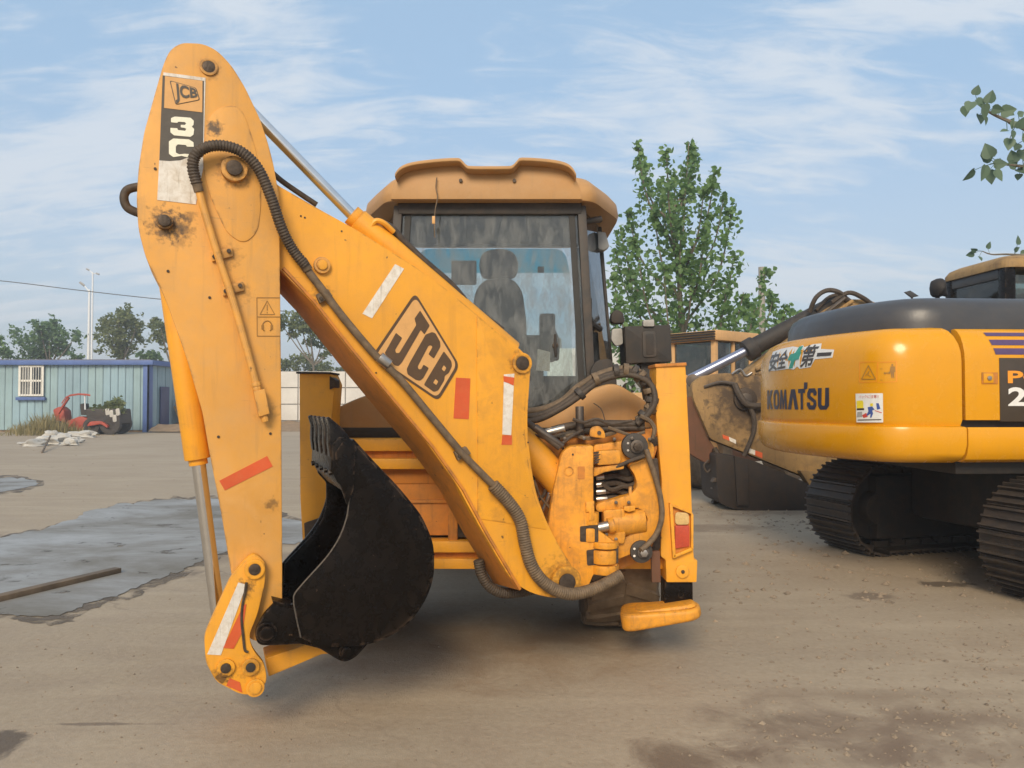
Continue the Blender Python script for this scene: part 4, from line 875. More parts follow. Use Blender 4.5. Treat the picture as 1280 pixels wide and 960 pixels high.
    MB().prism(a, [p + Vector((0, .006, 0)) for p in a]).build('sun_strip', 'tint_blue', T)
    hz = W(600, 311, Yf).z
    MB().box((XC, Yf + .01, (hz + 2.98) / 2 + .02), (1.62, .05, 2.98 - hz)).build('front_header', 'liner', T, .01)
    for s in (-1, 1): MB().box((mir(.76, s), Yf + .01, 2.1), (.16, .05, 1.5)).build('front_frame', 'liner', T, .01)
    zlow = W(600, 470, Yf).z
    MB().box((XC, Yf + .03, (zlow + 1.0) / 2), (1.6, .08, zlow - 1.0)).build('firewall', 'liner', T, .01)
    a = [Vector((XC + x, y, 2.87)) for x, y in ((-.58, 5.12), (.58, 5.12), (.76, 5.7), (.76, 6.4), (-.76, 6.4), (-.76, 5.7))]; MB().prism(a, [p + Vector((0, 0, .03)) for p in a]).build('headliner', 'liner', T, .01)
    MB().box((XC, 5.76, 1.30), (1.7, 1.30, .08)).build('cab_floor', 'liner', T, .01)
    # seat, consoles, steering column
    st = XC - .02
    def soft(name, c, size, mat='seat_fabric', bev=.06): return MB().box(c, size).build(name, mat, T, bev, 4)
    p = W(622, 332, 5.74)
    plate('seat_back', [(590, 470), (588, 400), (594, 362, 16), (606, 348, 14), (640, 346, 16), (653, 362, 16), (658, 400), (659, 470)], YP(5.66), 0, .15, 'seat_fabric', T, 10, .035)
    plate('headrest', [(602, 347), (598, 332, 12), (602, 314, 12), (624, 309, 14), (644, 314, 12), (649, 332, 12), (644, 347)], YP(5.70), 0, .11, 'seat_fabric', T, 8, .03)
    soft('seat_cushion', (p.x, 5.52, 1.62), (.52, .50, .16), bev=.06); soft('seat_base', (p.x, 5.6, 1.43), (.36, .36, .24), 'liner', .03)
    p = W(580, 341, 6.1); soft('cab_monitor', (p.x, 6.1, p.z), (.20, .06, .19), 'liner', .015)
    p = W(684, 412, 5.45); soft('control_tower', (p.x, 5.45, p.z - .06), (.11, .12, .34), 'liner', .02)
    plate('control_shoulder', [(676, 400), (690, 402), (700, 425), (699, 450), (676, 450)], YP(5.42), 0, .1, 'liner', T, 2, .01)
    p = W(665, 435, 5.9); soft('side_console', (p.x, 5.9, p.z - .12), (.16, .5, .40), 'liner', .03)
    MB().cyl((XC, 6.25, 1.35), (XC, 6.05, 1.95), .045).build('steering_column', 'liner', T, .01)
    MB().tube([Vector((XC + .2 * math.cos(k), 6.03 + .06 * math.sin(k), 1.97 + .19 * math.sin(k))) for k in [2 * math.pi * j / 24 for j in range(25)]], .016, 8).build('steering_wheel', 'liner', T)
    plate('paper_notice', [(672, 436), (688, 440), (687, 464), (670, 463)], YP(5.3), 0, .002, 'sticker_white', T, 0, 0)
    plate('paper_notice', [(672, 333), (680, 333), (680, 341), (672, 341)], YP(6.40), 0, .002, 'decal_grey', T, 0, 0)
    # roof: shell + rear visor
    def roof_ring(z, ins):
        hw, hr = .925 - ins, .68 - ins
        pts = [(-hr, 4.98 + ins), (hr, 4.98 + ins), (hw, 5.52 + ins * .4), (hw, 6.40 - ins), (hr, 6.55 - ins), (-hr, 6.55 - ins), (-hw, 6.40 - ins), (-hw, 5.52 + ins * .4)]
        return [Vector((XC + x, y, z)) for x, y in fillet([(x, y) for x, y in pts], .10, 4)]
    zr = W(600, 249, 4.98).z
    roof = MB().loft([roof_ring(zr, .05), roof_ring(zr - .005, .01), roof_ring(zr + .03, 0.0), roof_ring(zr + .10, .012), roof_ring(zr + .16, .06), roof_ring(zr + .20, .14), roof_ring(zr + .215, .3)]).build('cab_roof', 'jcb_roof', T, 0, angle=60)
    vis = [(488, 249), (491, 232), (496, 222), (502, 214), (516, 208), (545, 204), (572, 202.5), (578, 205), (584, 211), (592, 212.5), (632, 212.5), (641, 211), (647, 205), (653, 202), (685, 204), (705, 208), (714, 214), (719, 222), (724, 233), (728, 249)]
    a = [W(x, y, 4.97) for x, y in vis]; MB().prism(a, [p + Vector((0, .45, 0)) for p in a]).build('roof_rear_panel', 'jcb_roof', roof, .006)
    top = sm(vis[2:-2], 3); rings = []
    for x, y in top:
        p = W(x, y, 4.97); dz = .032
        rings.append([p + Vector((0, -.085, -.020)), p + Vector((0, -.085, .000)), p + Vector((0, -.04, .012)), p + Vector((0, .3, .010)), p + Vector((0, .3, -dz)), p + Vector((0, -.06, -dz * .9))])
    MB().loft(rings).build('roof_visor', 'jcb_roof', roof, .004, angle=50)
    for x, y in ((576, 226), (643, 226)):
        c = W(x, y, 4.968); MB().cyl(c, c - Vector((0, .012, 0)), .012, seg=10).build('visor_bolt', 'pin_steel', roof)
    MB().tube(spline([W(546, 222, 4.95), W(545, 235, 4.94), W(547, 246, 4.94), W(544, 262, 4.94), W(543, 280, 4.94), W(543.5, 297, 4.94)], 5), .004, 5).build('dangling_wire', 'hose_worn', T)
    MB().box(W(542, 275, 4.94), (.02, .012, .05)).build('wire_connector', 'decal_tan', T, .003)
    # lamps and fittings beside the cab
    MB().cyl(W(730, 277, 5.20), W(751, 274, 5.25), .018, .024, 10).build('wiper_motor', 'frame_grey', T, .004)
    plate('work_lamp', [(747, 289), (757, 290), (762, 308), (755, 313), (748, 311)], YP(5.55), 0, .09, 'lamp_grey', T, 2, .01)
    plate('door_hinge', [(736, 372), (740, 373), (740, 393), (736, 393)], YP(5.16), 0, .05, 'black_dull', T, 1, .004)
    MB().tube(spline([W(740, 405, 5.2), W(746, 409, 5.25), W(750, 411, 5.3)], 4), .022, 8).build('door_handle', 'black_dull', T)
    plate('rear_lamp', [(764, 404), (764, 392, 6), (770, 386, 8), (779, 390, 8), (782, 404)], YP(5.35), 0, .10, 'black_dull', T, 5, .01)
    plate('lamp_bracket', [(765, 411), (778, 410), (779, 430), (770, 433), (764, 425)], YP(5.38), 0, .06, 'lamp_grey', T, 3, .008)
    bx = plate('tool_box', [(781, 408), (838, 406), (840, 452), (783, 454)], YP(5.30), 0, .30, 'black_dull', T, 1, .010)
    plate('box_catch', [(804, 400), (818, 399), (818, 408), (804, 408)], YP(5.28), 0, .06, 'lamp_grey', bx, 2, .006)
    plate('box_recess_rim', [(803, 414), (820, 414), (821, 446), (804, 447)], YP(5.29), 0, .012, 'frame_grey', bx, 4, .006)
    plate('box_recess', [(807, 417), (817, 417), (818, 443), (808, 444)], YP(5.287), 0, .01, 'black_dull', bx, 3, .002)
    plate('box_stand', [(800, 453), (826, 453), (824, 500), (808, 500)], YP(5.36), 0, .15, 'black_dull', T, 2, .008)
    plate('cab_base_cover', [(738, 462), (746, 450, 6), (764, 448, 6), (770, 462), (772, 490), (738, 500)], YP(5.02), 0, .3, 'black_dull', T, 4, .02)
    # ---------------------------------------------------------------- wheels
    def tyre_profile(R0, wd):
        return [(-wd / 2 * .80, R0 * .60), (-wd / 2, R0 * .72), (-wd / 2, R0 * .86), (-wd / 2 * .88, R0 * .95), (-wd / 2 * .5, R0 * .97), (0, R0 * .975), (wd / 2 * .5, R0 * .97), (wd / 2 * .88, R0 * .95), (wd / 2, R0 * .86), (wd / 2, R0 * .72), (wd / 2 * .80, R0 * .60)]
    def wheel(cx_, cy_, R0, wd, s):
        seg = 48; rings = []
        for k in range(seg + 1):
            g = 2 * math.pi * k / seg; rings.append([Vector((cx_ + x, cy_ + r_ * math.cos(g), R0 + r_ * math.sin(g))) for x, r_ in tyre_profile(R0, wd)])
        mb = MB(); n = len(rings[0]); v = [p for q in rings[:-1] for p in q]
        f = [(k * n + i, k * n + i + 1, ((k + 1) % seg) * n + i + 1, ((k + 1) % seg) * n + i) for k in range(seg) for i in range(n - 1)]
        mb.add(v, f)
        nl = 22
        for k in range(nl):
            for sd in (-1, 1):
                g0 = 2 * math.pi * (k + (.5 if sd > 0 else 0)) / nl
                ra = []
                for u, dg in ((0.02, 0.0), (.55, .07), (.98, .17)):
                    x = cx_ + sd * u * wd / 2; g = g0 + dg; hw = .050
                    ri, ro = R0 * .94 - (.03 if u > .9 else 0), R0 * (1.0 if u < .9 else .975)
                    ra.append([Vector((x, cy_ + r_ * math.cos(g + e / R0), R0 + r_ * math.sin(g + e / R0))) for r_, e in ((ri, -hw), (ro, -hw * .75), (ro, hw * .75), (ri, hw))])
                mb.loft(ra)
        wl = mb.build('wheel', 'mud_rubber', T, 0)
        mb = MB(); mb.ring((cx_ + wd * .34, cy_, R0), (cx_ - wd * .34, cy_, R0), R0 * .62, R0 * .52, 32); mb.cyl((cx_ + s * .02, cy_, R0), (cx_ + s * .06, cy_, R0), R0 * .54, R0 * .5, 32); mb.cyl((cx_ + s * .05, cy_, R0), (cx_ + s * wd * .3, cy_, R0), .14, .12, 20)
        mb.build('rim', 'jcb_roof', wl, .004)
    for s in (-1, 1):
        wheel(XC + s * .86, 5.44, .64, .46, s); wheel(XC + s * .88, 7.65, .45, .34, s)
    MB().box((XC, 5.44, .62), (1.3, .26, .26)).build('rear_axle', 'black_dull', T, .03)
    MB().box((XC, 7.65, .45), (1.4, .18, .2)).build('front_axle', 'black_dull', T, .03)
    MB().box((XC, 6.45, .82), (.62, 2.9, .42)).build('chassis', 'black_dull', T, .02)
    rings = []
    for y, hw, h in ((6.50, .50, 1.62), (6.9, .50, 1.60), (7.6, .47, 1.52), (7.95, .43, 1.42), (8.05, .40, 1.36)):
        rings.append([Vector((XC + x * hw, y, z)) for x, z in ((-1, .85), (-1, h - .12), (-.86, h), (.86, h), (1, h - .12), (1, .85))])
    MB().loft(rings).build('engine_hood', 'jcb_yellow', T, .02)
    for s in (-1, 1):
        MB().tube([Vector((XC + s * .66, 6.75, 1.45)), Vector((XC + s * .66, 7.7, 1.30)), Vector((XC + s * .66, 8.5, .55))], .085, 8).build('loader_arm', 'jcb_yellow', T)
    sec = [(8.42, .78), (8.40, .12), (8.52, .03), (9.10, .03), (9.10, .07), (8.55, .09), (8.47, .16), (8.48, .78)]
    a = [Vector((XC - 1.1, y, z)) for y, z in sec]; MB().prism(a, [p + Vector((2.2, 0, 0)) for p in a]).build('loader_bucket', 'jcb_yellow', T, .01)
build_backhoe()

# ================================================================== ORANGE-YELLOW EXCAVATOR ON THE RIGHT
def offset_outline(pts, d):
    """move a closed 2-D outline inwards by d"""
    n = len(pts); out = []
    area = sum(pts[i][0] * pts[(i + 1) % n][1] - pts[(i + 1) % n][0] * pts[i][1] for i in range(n))
    sg = 1 if area > 0 else -1
    for i in range(n):
        a, p, b = Vector(pts[i - 1]), Vector(pts[i]), Vector(pts[(i + 1) % n])
        t1, t2 = (p - a), (b - p); t = (t1.normalized() if t1.length > 1e-9 else t1) + (t2.normalized() if t2.length > 1e-9 else t2)
        if t.length < 1e-9: out.append(tuple(p)); continue
        t.normalize(); nn = Vector((-t.y, t.x)) * sg
        out.append(tuple(p + nn * d))
    return out
def build_track(parent, M_, y0, wd, L=4.05, H=.92, shoes=46):
    """one crawler: side frame, idler, sprocket, rollers and every single shoe"""
    XF[0] = M_
    r = H / 2; half = L / 2 - r
    fr = MB().box((0, y0, .47), (2 * half + .1, wd * .62, .66)).build('track', 'black_dull', parent, .06)
    for sx in (-1, 1):
        MB().cyl((sx * half, y0 - wd * .16, r), (sx * half, y0 + wd * .16, r), r - .13, seg=28).build('idler' if sx > 0 else 'sprocket', 'black_dull', fr, .02)
        for sy in (-1, 1): MB().cyl((sx * half, y0 + sy * wd * .15, r), (sx * half, y0 + sy * wd * .30, r), .20, .16, seg=20).build('hub', 'track_steel', fr, .02)
    for k in range(6):
        x = -half + .25 + k * (2 * half - .5) / 5
        MB().cyl((x, y0 - wd * .22, .17), (x, y0 + wd * .22, .17), .085, seg=14).build('roller', 'track_steel', fr, .01)
    # shoe mesh: plate with three grousers
    mb = MB(); p = (2 * math.pi * r + 4 * half) / shoes
    mb.box((0, 0, -.012), (p * .96, wd, .022)); 
    for gx in (-p * .38, 0.0, p * .38): mb.box((gx, 0, .014), (.016, wd - .01, .032))
    for gy in (-.1, .1): mb.box((0, gy, -.05), (p * .9, .05, .06))
    me = None; per = 2 * math.pi * r + 4 * half
    for k in range(shoes):
        s = (k + .3) / shoes * per
        if s < 2 * half: x, z, a = -half + s, H, 0.0
        elif s < 2 * half + math.pi * r: g = (s - 2 * half) / r; x, z, a = half + r * math.sin(g), r + r * math.cos(g), g
        elif s < 4 * half + math.pi * r: q = s - 2 * half - math.pi * r; x, z, a = half - q, 0, math.pi
        else: g = (s - 4 * half - math.pi * r) / r; x, z, a = -half - r * math.sin(g), r - r * math.cos(g), math.pi + g
        z = max(z, .034) if a == math.pi else z
        mw = M_ @ Matrix.Translation((x, y0, z - (.03 if a == 0 else 0))) @ Matrix.Rotation(a, 4, 'Y')
        if me is None:
            XF[0] = Matrix.Identity(4); bm = bmesh.new()
            for q in mb.f:
                pass
            vs_ = [bm.verts.new(v) for v in mb.v]
            for q in mb.f: bm.faces.new([vs_[i] for i in q])
            me = bpy.data.meshes.new('track_shoe'); bm.to_mesh(me); bm.free(); me.materials.append(M('track_steel')); XF[0] = M_
        place('track_shoe', me, mw, fr)
    return fr
def build_excavator():
    C0 = Vector((5.21, 7.44, 0)); MU = Matrix.Translation(C0) @ Matrix.Rotation(R(3), 4, 'Z'); MT = Matrix.Translation(C0 + Vector((.30, 0, 0))) @ Matrix.Rotation(R(15), 4, 'Z')
    T = thing('excavator', C0, 'glossy orange-yellow crawler excavator with rounded counterweight and dark hood', 'excavator')
    for y in (-1.10, 1.10): build_track(T, MT, y, .70)
    XF[0] = MT
    MB().box((0, 0, .68), (2.5, 1.7, .62)).build('car_body', 'black_dull', T, .10)
    MB().cyl((0, 0, .80), (0, 0, 1.06), .62, seg=36).build('slew_ring', 'black_dull', T, .02)
    XF[0] = MU
    # plan outline of the counterweight (rear at -x)
    ol = [(-1.74, -1.36, 0), (-2.36, -1.36, .40), (-2.62, -.70, .6), (-2.72, 0, .5), (-2.62, .70, .6), (-2.36, 1.36, .40), (-1.74, 1.36, 0)]
    plan = fillet(ol, .3, 10)
    def ring(ins, z, keep=-1.74):
        o = offset_outline(plan, ins); return [Vector((min(x, keep), y, z)) for x, y in o]
    prof = [(.22, 1.075), (.10, 1.075), (.045, 1.10), (.015, 1.15), (0, 1.22), (0, 1.338), (.006, 1.356), (.044, 1.366), (.038, 1.384), (.030, 1.41), (.030, 1.88), (.036, 1.95), (.052, 2.01), (.082, 2.07), (.12, 2.115), (.165, 2.14), (.25, 2.15)]
    mb = MB(); mb.loft([ring(i, z) for i, z in prof]); cw = mb.build('counterweight', 'komatsu_yellow', T, 0, angle=50)
    # right flank (towards the camera): same section carried forward
    def flank(x0, x1, i0, i1, name, mat, parent=T, out=0.0, bev=.006):
        sec = [(-1.36 + i - out, z) for i, z in prof[i0:i1]]
        a = [Vector((x0, y, z)) for y, z in sec] + [Vector((x0, sec[-1][0] + .06, sec[-1][1] - .005)), Vector((x0, sec[0][0] + .08, sec[0][1] + .005))]
        b_ = [Vector((x1, p.y, p.z)) for p in a]
        return MB().prism(a, b_).build(name, mat, parent, bev, angle=50)
    flank(-1.728, 1.2, 1, 7, 'side_sill', 'komatsu_yellow'); door = flank(-1.728, -1.0, 9, 16, 'side_door', 'komatsu_yellow'); flank(-.99, 1.2, 9, 16, 'side_door', 'komatsu_yellow')
    MB().box((.9, -.55, 1.6), (2.6, 1.5, .9)).build('upper_frame', 'komatsu_yellow', T, .03)
    MB().box((-.6, 0, 1.50), (2.4, 2.5, .78)).build('engine_bay', 'black_dull', T, .02)
    MB().box((.2, 0, 1.03), (3.8, 2.3, .12)).build('revolving_frame', 'black_dull', T, .02)
    # door latch
    MB().box((-1.53, -1.332, 1.74), (.13, .01, .09)).build('door_latch', 'jcb_inner', door, .003)
    MB().box((-1.545, -1.338, 1.74), (.08, .01, .075)).build('latch_plate', 'komatsu_yellow', door, .003)
    MB().cyl((-1.54, -1.34, 1.74), (-1.54, -1.352, 1.74), .018, seg=14).build('latch_button', 'rod_dull', door, .002)
    # dark number panel and stripes
    MB().box((-.96, -1.332, 1.65), (.98, .006, .50)).build('number_panel', 'decal_dark', door, .002)
    for i0, i1 in ((10, 11), (12, 13), (14, 14)):
        pass
    def flat(x0, x1, v0, v1, name, mat, parent):   # strip on the sloped shoulder, v along the section 1.90..2.14
        def pt(v):
            zz = v; 
            for k in range(len(prof) - 1):
                if prof[k][1] <= zz <= prof[k + 1][1]:
                    u = (zz - prof[k][1]) / max(1e-6, prof[k + 1][1] - prof[k][1]); return -1.36 + prof[k][0] + u * (prof[k + 1][0] - prof[k][0])
            return -1.2
        st = [v0 + (v1 - v0) * j / 3 for j in range(4)]
        mb = MB()
        v = [Vector((x, pt(s) - .003, s + .002)) for s in st for x in (x0 + (s - 1.9) * -.25, x1)]
        mb.add(v, [(2 * j, 2 * j + 1, 2 * j + 3, 2 * j + 2) for j in range(3)]); mb.build(name, mat, parent)
    for v0, v1 in ((1.925, 1.975), (2.00, 2.045), (2.075, 2.105)): flat(-1.47, -.2, v0, v1, 'side_stripe', 'decal_purple', door)
    for x, y, wd, hh, s_, m_ in ((-1.385, 1.70, .30, .10, 'PC', 'decal_orange'), (-1.385, 1.52, .46, .15, '200', 'decal_white')):
        text_on('number_lettering', s_, lambda u, v, x=x, y=y, wd=wd, hh=hh: Vector((x + u * wd, -1.3365, y + v * hh)), m_, door, .03, 9)
    # surface map of the counterweight's rear: s = arc length from the near side, z
    body = offset_outline(plan, .030); arc = [0]
    for i in range(1, len(body)): arc.append(arc[-1] + (Vector(body[i]) - Vector(body[i - 1])).length)
    def surf(s, z, out=.004):
        for i in range(len(arc) - 1):
            if arc[i + 1] >= s: break
        u = (s - arc[i]) / max(1e-9, arc[i + 1] - arc[i]); a, b_ = Vector(body[i]), Vector(body[i + 1]); p = a.lerp(b_, u); t = (b_ - a).normalized()
        ins = 0
        for k in range(10, len(prof) - 1):
            if prof[k][1] <= z <= prof[k + 1][1]: ins = prof[k][0] + (z - prof[k][1]) / (prof[k + 1][1] - prof[k][1]) * (prof[k + 1][0] - prof[k][0]) - .03
        nn = Vector((t.y, -t.x)); nn = nn if nn.x < 0 or abs(nn.y) > .7 else -nn
        nn = Vector((t.y, -t.x)) * (1 if (Vector((t.y, -t.x)).dot(p) > 0) else -1)
        q = p + nn * (out - ins); return Vector((q.x, q.y, z))
    inv = MU.inverted()
    import functools
    # read positions off the picture: find (s, z) whose projection is (px, py)
    def sz(px, py):
        best = None
        d = inv.to_3x3() @ ray(px, py); o = inv @ CAM
        lo = None
        for k in range(0, 600):
            s = arc[-1] * k / 600; p = surf(s, 1.7, 0.0)
            # plane test in plan: distance of p from ray in xy
            cr_ = d.x * (p.y - o.y) - d.y * (p.x - o.x)
            if lo is not None and lo[1] * cr_ <= 0:
                tt = Vector((p.x - o.x, p.y - o.y)).length / Vector((d.x, d.y)).length
                if best is None or tt < best[0]: best = (tt, s, o.z + d.z * tt)
            lo = (s, cr_)
        return (best[1], best[2]) if best else (arc[-1] * .5, 1.7)
    def decal(name, pts, mat, parent, out=.004):
        q = [sz(*p) for p in pts]; bm = bmesh.new(); bm.faces.new([bm.verts.new((s, z, 0)) for s, z in q])
        bm.normal_update(); bmesh.ops.triangulate(bm, faces=bm.faces[:])
        for _ in range(5):
            ed = [e for e in bm.edges if abs(e.verts[0].co.x - e.verts[1].co.x) > .03]
            if not ed: break
            bmesh.ops.subdivide_edges(bm, edges=ed, cuts=1); bm.normal_update(); bmesh.ops.triangulate(bm, faces=[f for f in bm.faces if len(f.verts) > 3])
        for v in bm.verts: v.co = XF[0] @ surf(v.co.x, v.co.y, out)
        return finish(name, bm, mat, parent, smooth=False)
    def quad_text(name, s_, q, mat, offset=.03, out=.004):
        qs = [sz(*p) for p in q]   # lt, rt, rb, lb
        def fn(u, v):
            s = (qs[3][0] * (1 - u) + qs[2][0] * u) * (1 - v) + (qs[0][0] * (1 - u) + qs[1][0] * u) * v
            z = (qs[3][1] * (1 - u) + qs[2][1] * u) * (1 - v) + (qs[0][1] * (1 - u) + qs[1][1] * u) * v
            return surf(s, z, out)
        return text_on(name, s_, fn, mat, cw, offset, .06)
    def stroke(name, pts, mat, wpx, out=.004):
        for (x0, y0), (x1, y1) in zip(pts[:-1], pts[1:]):
            L = math.hypot(x1 - x0, y1 - y0) or 1; nx, ny = -(y1 - y0) / L * wpx / 2, (x1 - x0) / L * wpx / 2
            decal(name, [(x0 + nx, y0 + ny), (x1 + nx, y1 + ny), (x1 - nx, y1 - ny), (x0 - nx, y0 - ny)], mat, cw, out)
    # maker's name: heavy condensed letters, traced as polygons on a 0..1 grid each
    def letter_row(word, x0, x1, yt0, yt1, yb0, yb1):
        g = {'K': [[(0, 0), (.32, 0), (.32, .36), (.62, 0), (1, 0), (.58, .5), (1, 1), (.62, 1), (.32, .64), (.32, 1), (0, 1)]],
             'O': [[(0, .2), (.22, 0), (.78, 0), (1, .2), (1, .8), (.78, 1), (.22, 1), (0, .8), (0, .2), (.32, .25), (.32, .75), (.42, .82), (.58, .82), (.68, .75), (.68, .25), (.58, .18), (.42, .18), (.32, .25)]],
             'M': [[(0, 1), (.14, 0), (.36, 0), (.5, .55), (.64, 0), (.86, 0), (1, 1), (.74, 1), (.70, .45), (.58, 1), (.42, 1), (.30, .45), (.26, 1)]],
             'A': [[(0, 1), (.30, 0), (.70, 0), (1, 1), (.68, 1), (.5, .35), (.32, 1)]],
             'T': [[(0, 0), (1, 0), (1, .2), (.70, .2), (.70, 1), (.34, 1), (.34, .2), (0, .2)]],
             'S': [[(0, .2), (.22, 0), (.8, 0), (1, .2), (1, .34), (.68, .34), (.64, .2), (.38, .2), (.34, .34), (.95, .58), (1, .7), (1, .82), (.8, 1), (.2, 1), (0, .82), (0, .66), (.32, .66), (.38, .8), (.64, .8), (.68, .68), (.06, .45), (0, .36)]],
             'U': [[(0, 0), (.34, 0), (.34, .75), (.42, .82), (.58, .82), (.66, .75), (.66, 0), (1, 0), (1, .82), (.8, 1), (.2, 1), (0, .82)]]}
        for ch, a, b_ in word:
            for poly in g[ch]:
                pts = []
                for u, v in poly:
                    x = a + (b_ - a) * u; k = (x - x0) / (x1 - x0); yt = yt0 + (yt1 - yt0) * k; yb = yb0 + (yb1 - yb0) * k; pts.append((x, yt + (yb - yt) * v))
                decal('name_letter', pts, 'decal_navy', cw)
    letter_row((('K', 959.5, 966.5), ('O', 967.5, 974.5), ('M', 975, 984.5), ('A', 985.5, 998.5), ('T', 998.5, 1007), ('S', 1009.5, 1021.5), ('U', 1023, 1037)), 959, 1037, 488, 484.5, 511.5, 512)
    decal('name_letter', [(1006, 478), (1010, 478), (1009.5, 486), (1005.5, 487)], 'decal_navy', cw)
    # safety slogan: white ground behind the characters, green cross between
    decal('slogan_ground', [(961, 440), (971, 436), (985, 433), (993, 434), (998, 431), (1001, 434), (1011, 430), (1022, 429), (1024, 436), (1041, 437), (1041, 447), (1019, 449), (1014, 459), (1000, 461), (997, 458), (993, 462), (986, 461), (972, 463), (961, 464)], 'decal_white', cw, .003)
    quad_text('slogan_letter', '安', [(962, 441), (973, 439), (972, 463), (961, 465)], 'decal_dark', .022, .005)
    quad_text('slogan_letter', '全', [(973.5, 438), (985, 436), (983, 460), (971.5, 462)], 'decal_dark', .022, .005)
    quad_text('slogan_letter', '第', [(1003, 431), (1021, 430), (1016, 458), (1000, 460)], 'decal_dark', .022, .005)
    decal('slogan_letter', [(1021, 441), (1039, 440), (1039, 444.5), (1021, 445.5)], 'decal_dark', cw, .005)
    decal('slogan_cross', [(994, 433), (999, 432), (998.5, 439), (1000, 440), (998.5, 449), (994, 450), (991.5, 460), (986.5, 461), (989, 451), (984.5, 450), (986, 443), (992, 441)], 'decal_green', cw, .005)
    # pictogram labels
    for x0, x1 in ((1075, 1096.5), (1098, 1121)):
        sx0, zt_ = sz(x0, 452 - (x0 - 1075) * .05); sx1, zb_ = sz(x1, 478)
        for q in (((x0, 453), (x1, 452)), ((x1, 452), (x1, 477)), ((x1, 477), (x0, 478)), ((x0, 478), (x0, 453))): stroke('label_line', q, 'decal_orange', .7)
    stroke('label_line', [(1078, 474), (1086, 457), (1095, 474), (1078, 474)], 'decal_line', 1.1); stroke('label_line', [(1083, 470), (1087, 464), (1086, 469), (1090, 471)], 'decal_line', .9)
    stroke('label_line', [(1106, 466.5), (1113, 466)], 'decal_line', 1.0)
    decal('label_figure', [(1105, 466.5), (1107.5, 464.5), (1107.5, 468.5)], 'decal_line', cw); decal('label_figure', [(1114, 466), (1111.5, 464), (1111.5, 468)], 'decal_line', cw)
    decal('label_figure', [(1113.5, 458), (1119, 458), (1119.3, 465), (1118, 465), (1118, 472.5), (1116.8, 472.5), (1116.4, 466), (1115.8, 472.5), (1114.6, 472.5), (1114.4, 465), (1113.3, 465)], 'decal_line', cw)
    decal('label_figure', [(1115.2, 457.4), (1115.2, 455), (1117.4, 455), (1117.4, 457.4)], 'decal_line', cw)
    stroke('label_line', [(1101, 461), (1104, 461), (1104, 475), (1101, 475)], 'decal_line', .5)
    # printed caution card
    decal('caution_card', [(1070.5, 492), (1104, 491.5), (1105, 528), (1071.5, 528)], 'decal_white', cw, .004)
    decal('card_print', [(1072, 501), (1079, 500.5), (1080.5, 503), (1080.5, 510), (1072, 510.5)], 'print_yellow', cw, .006); decal('card_print', [(1072, 510.5), (1081, 510.3), (1081, 512.5), (1072, 512.8)], 'decal_dark', cw, .006)
    decal('card_print', [(1079, 519), (1084, 516), (1086, 521), (1080, 522.5)], 'print_red', cw, .006)
    decal('card_print', [(1086, 509), (1091, 508), (1094, 512), (1091, 513), (1092, 517), (1090.5, 522), (1088.5, 522), (1089, 517), (1085, 520), (1083.5, 519), (1087, 514)], 'print_blue', cw, .006)
    decal('card_print', [(1088, 504.5), (1092, 504), (1092, 507.5), (1089, 508)], 'print_yellow', cw, .006)
    decal('card_print', [(1096.5, 504), (1099.5, 504), (1101, 511), (1097, 512)], 'print_blue', cw, .006)
    decal('card_print', [(1072.5, 515), (1079, 514.5), (1079, 521), (1072.5, 521.5)], 'lamp_grey', cw, .006)
    quad_text('card_print', 'バックに注意!!', [(1074, 494), (1099, 493.5), (1099, 497.5), (1074, 498)], 'print_red', 0, .006)
    stroke('card_print', [(1073, 525), (1103, 524.5)], 'decal_dark', 1.2, .006); stroke('card_print', [(1094, 513), (1103, 516)], 'print_red', .8, .006)
    # engine hood
    hol = fillet([(.35, -1.16, .05), (-2.06, -1.16, .38), (-2.36, -.6, .5), (-2.42, 0, .4), (-2.36, .6, .5), (-2.06, 1.16, .38), (.35, 1.16, .05)], .3, 8)
    hr = lambda i, z: [Vector((x, y, z)) for x, y in offset_outline(hol, i)]
    MB().loft([hr(.0, 2.08), hr(.0, 2.20), hr(.012, 2.29), hr(.05, 2.36), (hr(.11, 2.40)), hr(.20, 2.42), hr(.4, 2.43)]).build('engine_hood', 'hood_grey', T, 0, angle=60)
    # operator's cab (on the far side)
    x0, x1, y0, y1 = -.2, 1.5, .32, 1.32
    zb, zt_ = 1.15, 2.93
    cab = MB().box(((x0 + x1) / 2, (y0 + y1) / 2, (zb + 2.2) / 2), (x1 - x0, y1 - y0, 2.2 - zb)).build('cab', 'hood_grey', T, .05)
    for x, y in ((x0 + .06, y0 + .06), (x0 + .06, y1 - .06), (x1 - .06, y0 + .06), (x1 - .06, y1 - .06)): MB().box((x, y, 2.55), (.12, .12, .80)).build('cab_pillar', 'black_gloss', cab, .03)
    MB().box((x0 + .05, (y0 + y1) / 2, 2.88), (.08, y1 - y0 - .2, .12)).build('cab_header', 'hood_grey', cab, .02)
    MB().box((x0 + .045, (y0 + y1) / 2, 2.5), (.012, y1 - y0 - .2, .66)).build('rear_window', 'dim_glass', cab)
    MB().box(((x0 + x1) / 2, y0 + .045, 2.5), (x1 - x0 - .2, .012, .70)).build('side_window', 'dim_glass', cab)
    MB().box((x1 - .045, (y0 + y1) / 2, 2.5), (.012, y1 - y0 - .2, .70)).build('front_window', 'dim_glass', cab)
    MB().box(((x0 + x1) / 2, y1 - .045, 2.5), (x1 - x0 - .2, .012, .70)).build('side_window', 'dim_glass', cab)
    MB().box((.5, .82, 2.45), (.14, .46, .62)).build('operator_seat', 'seat_fabric', cab, .05)
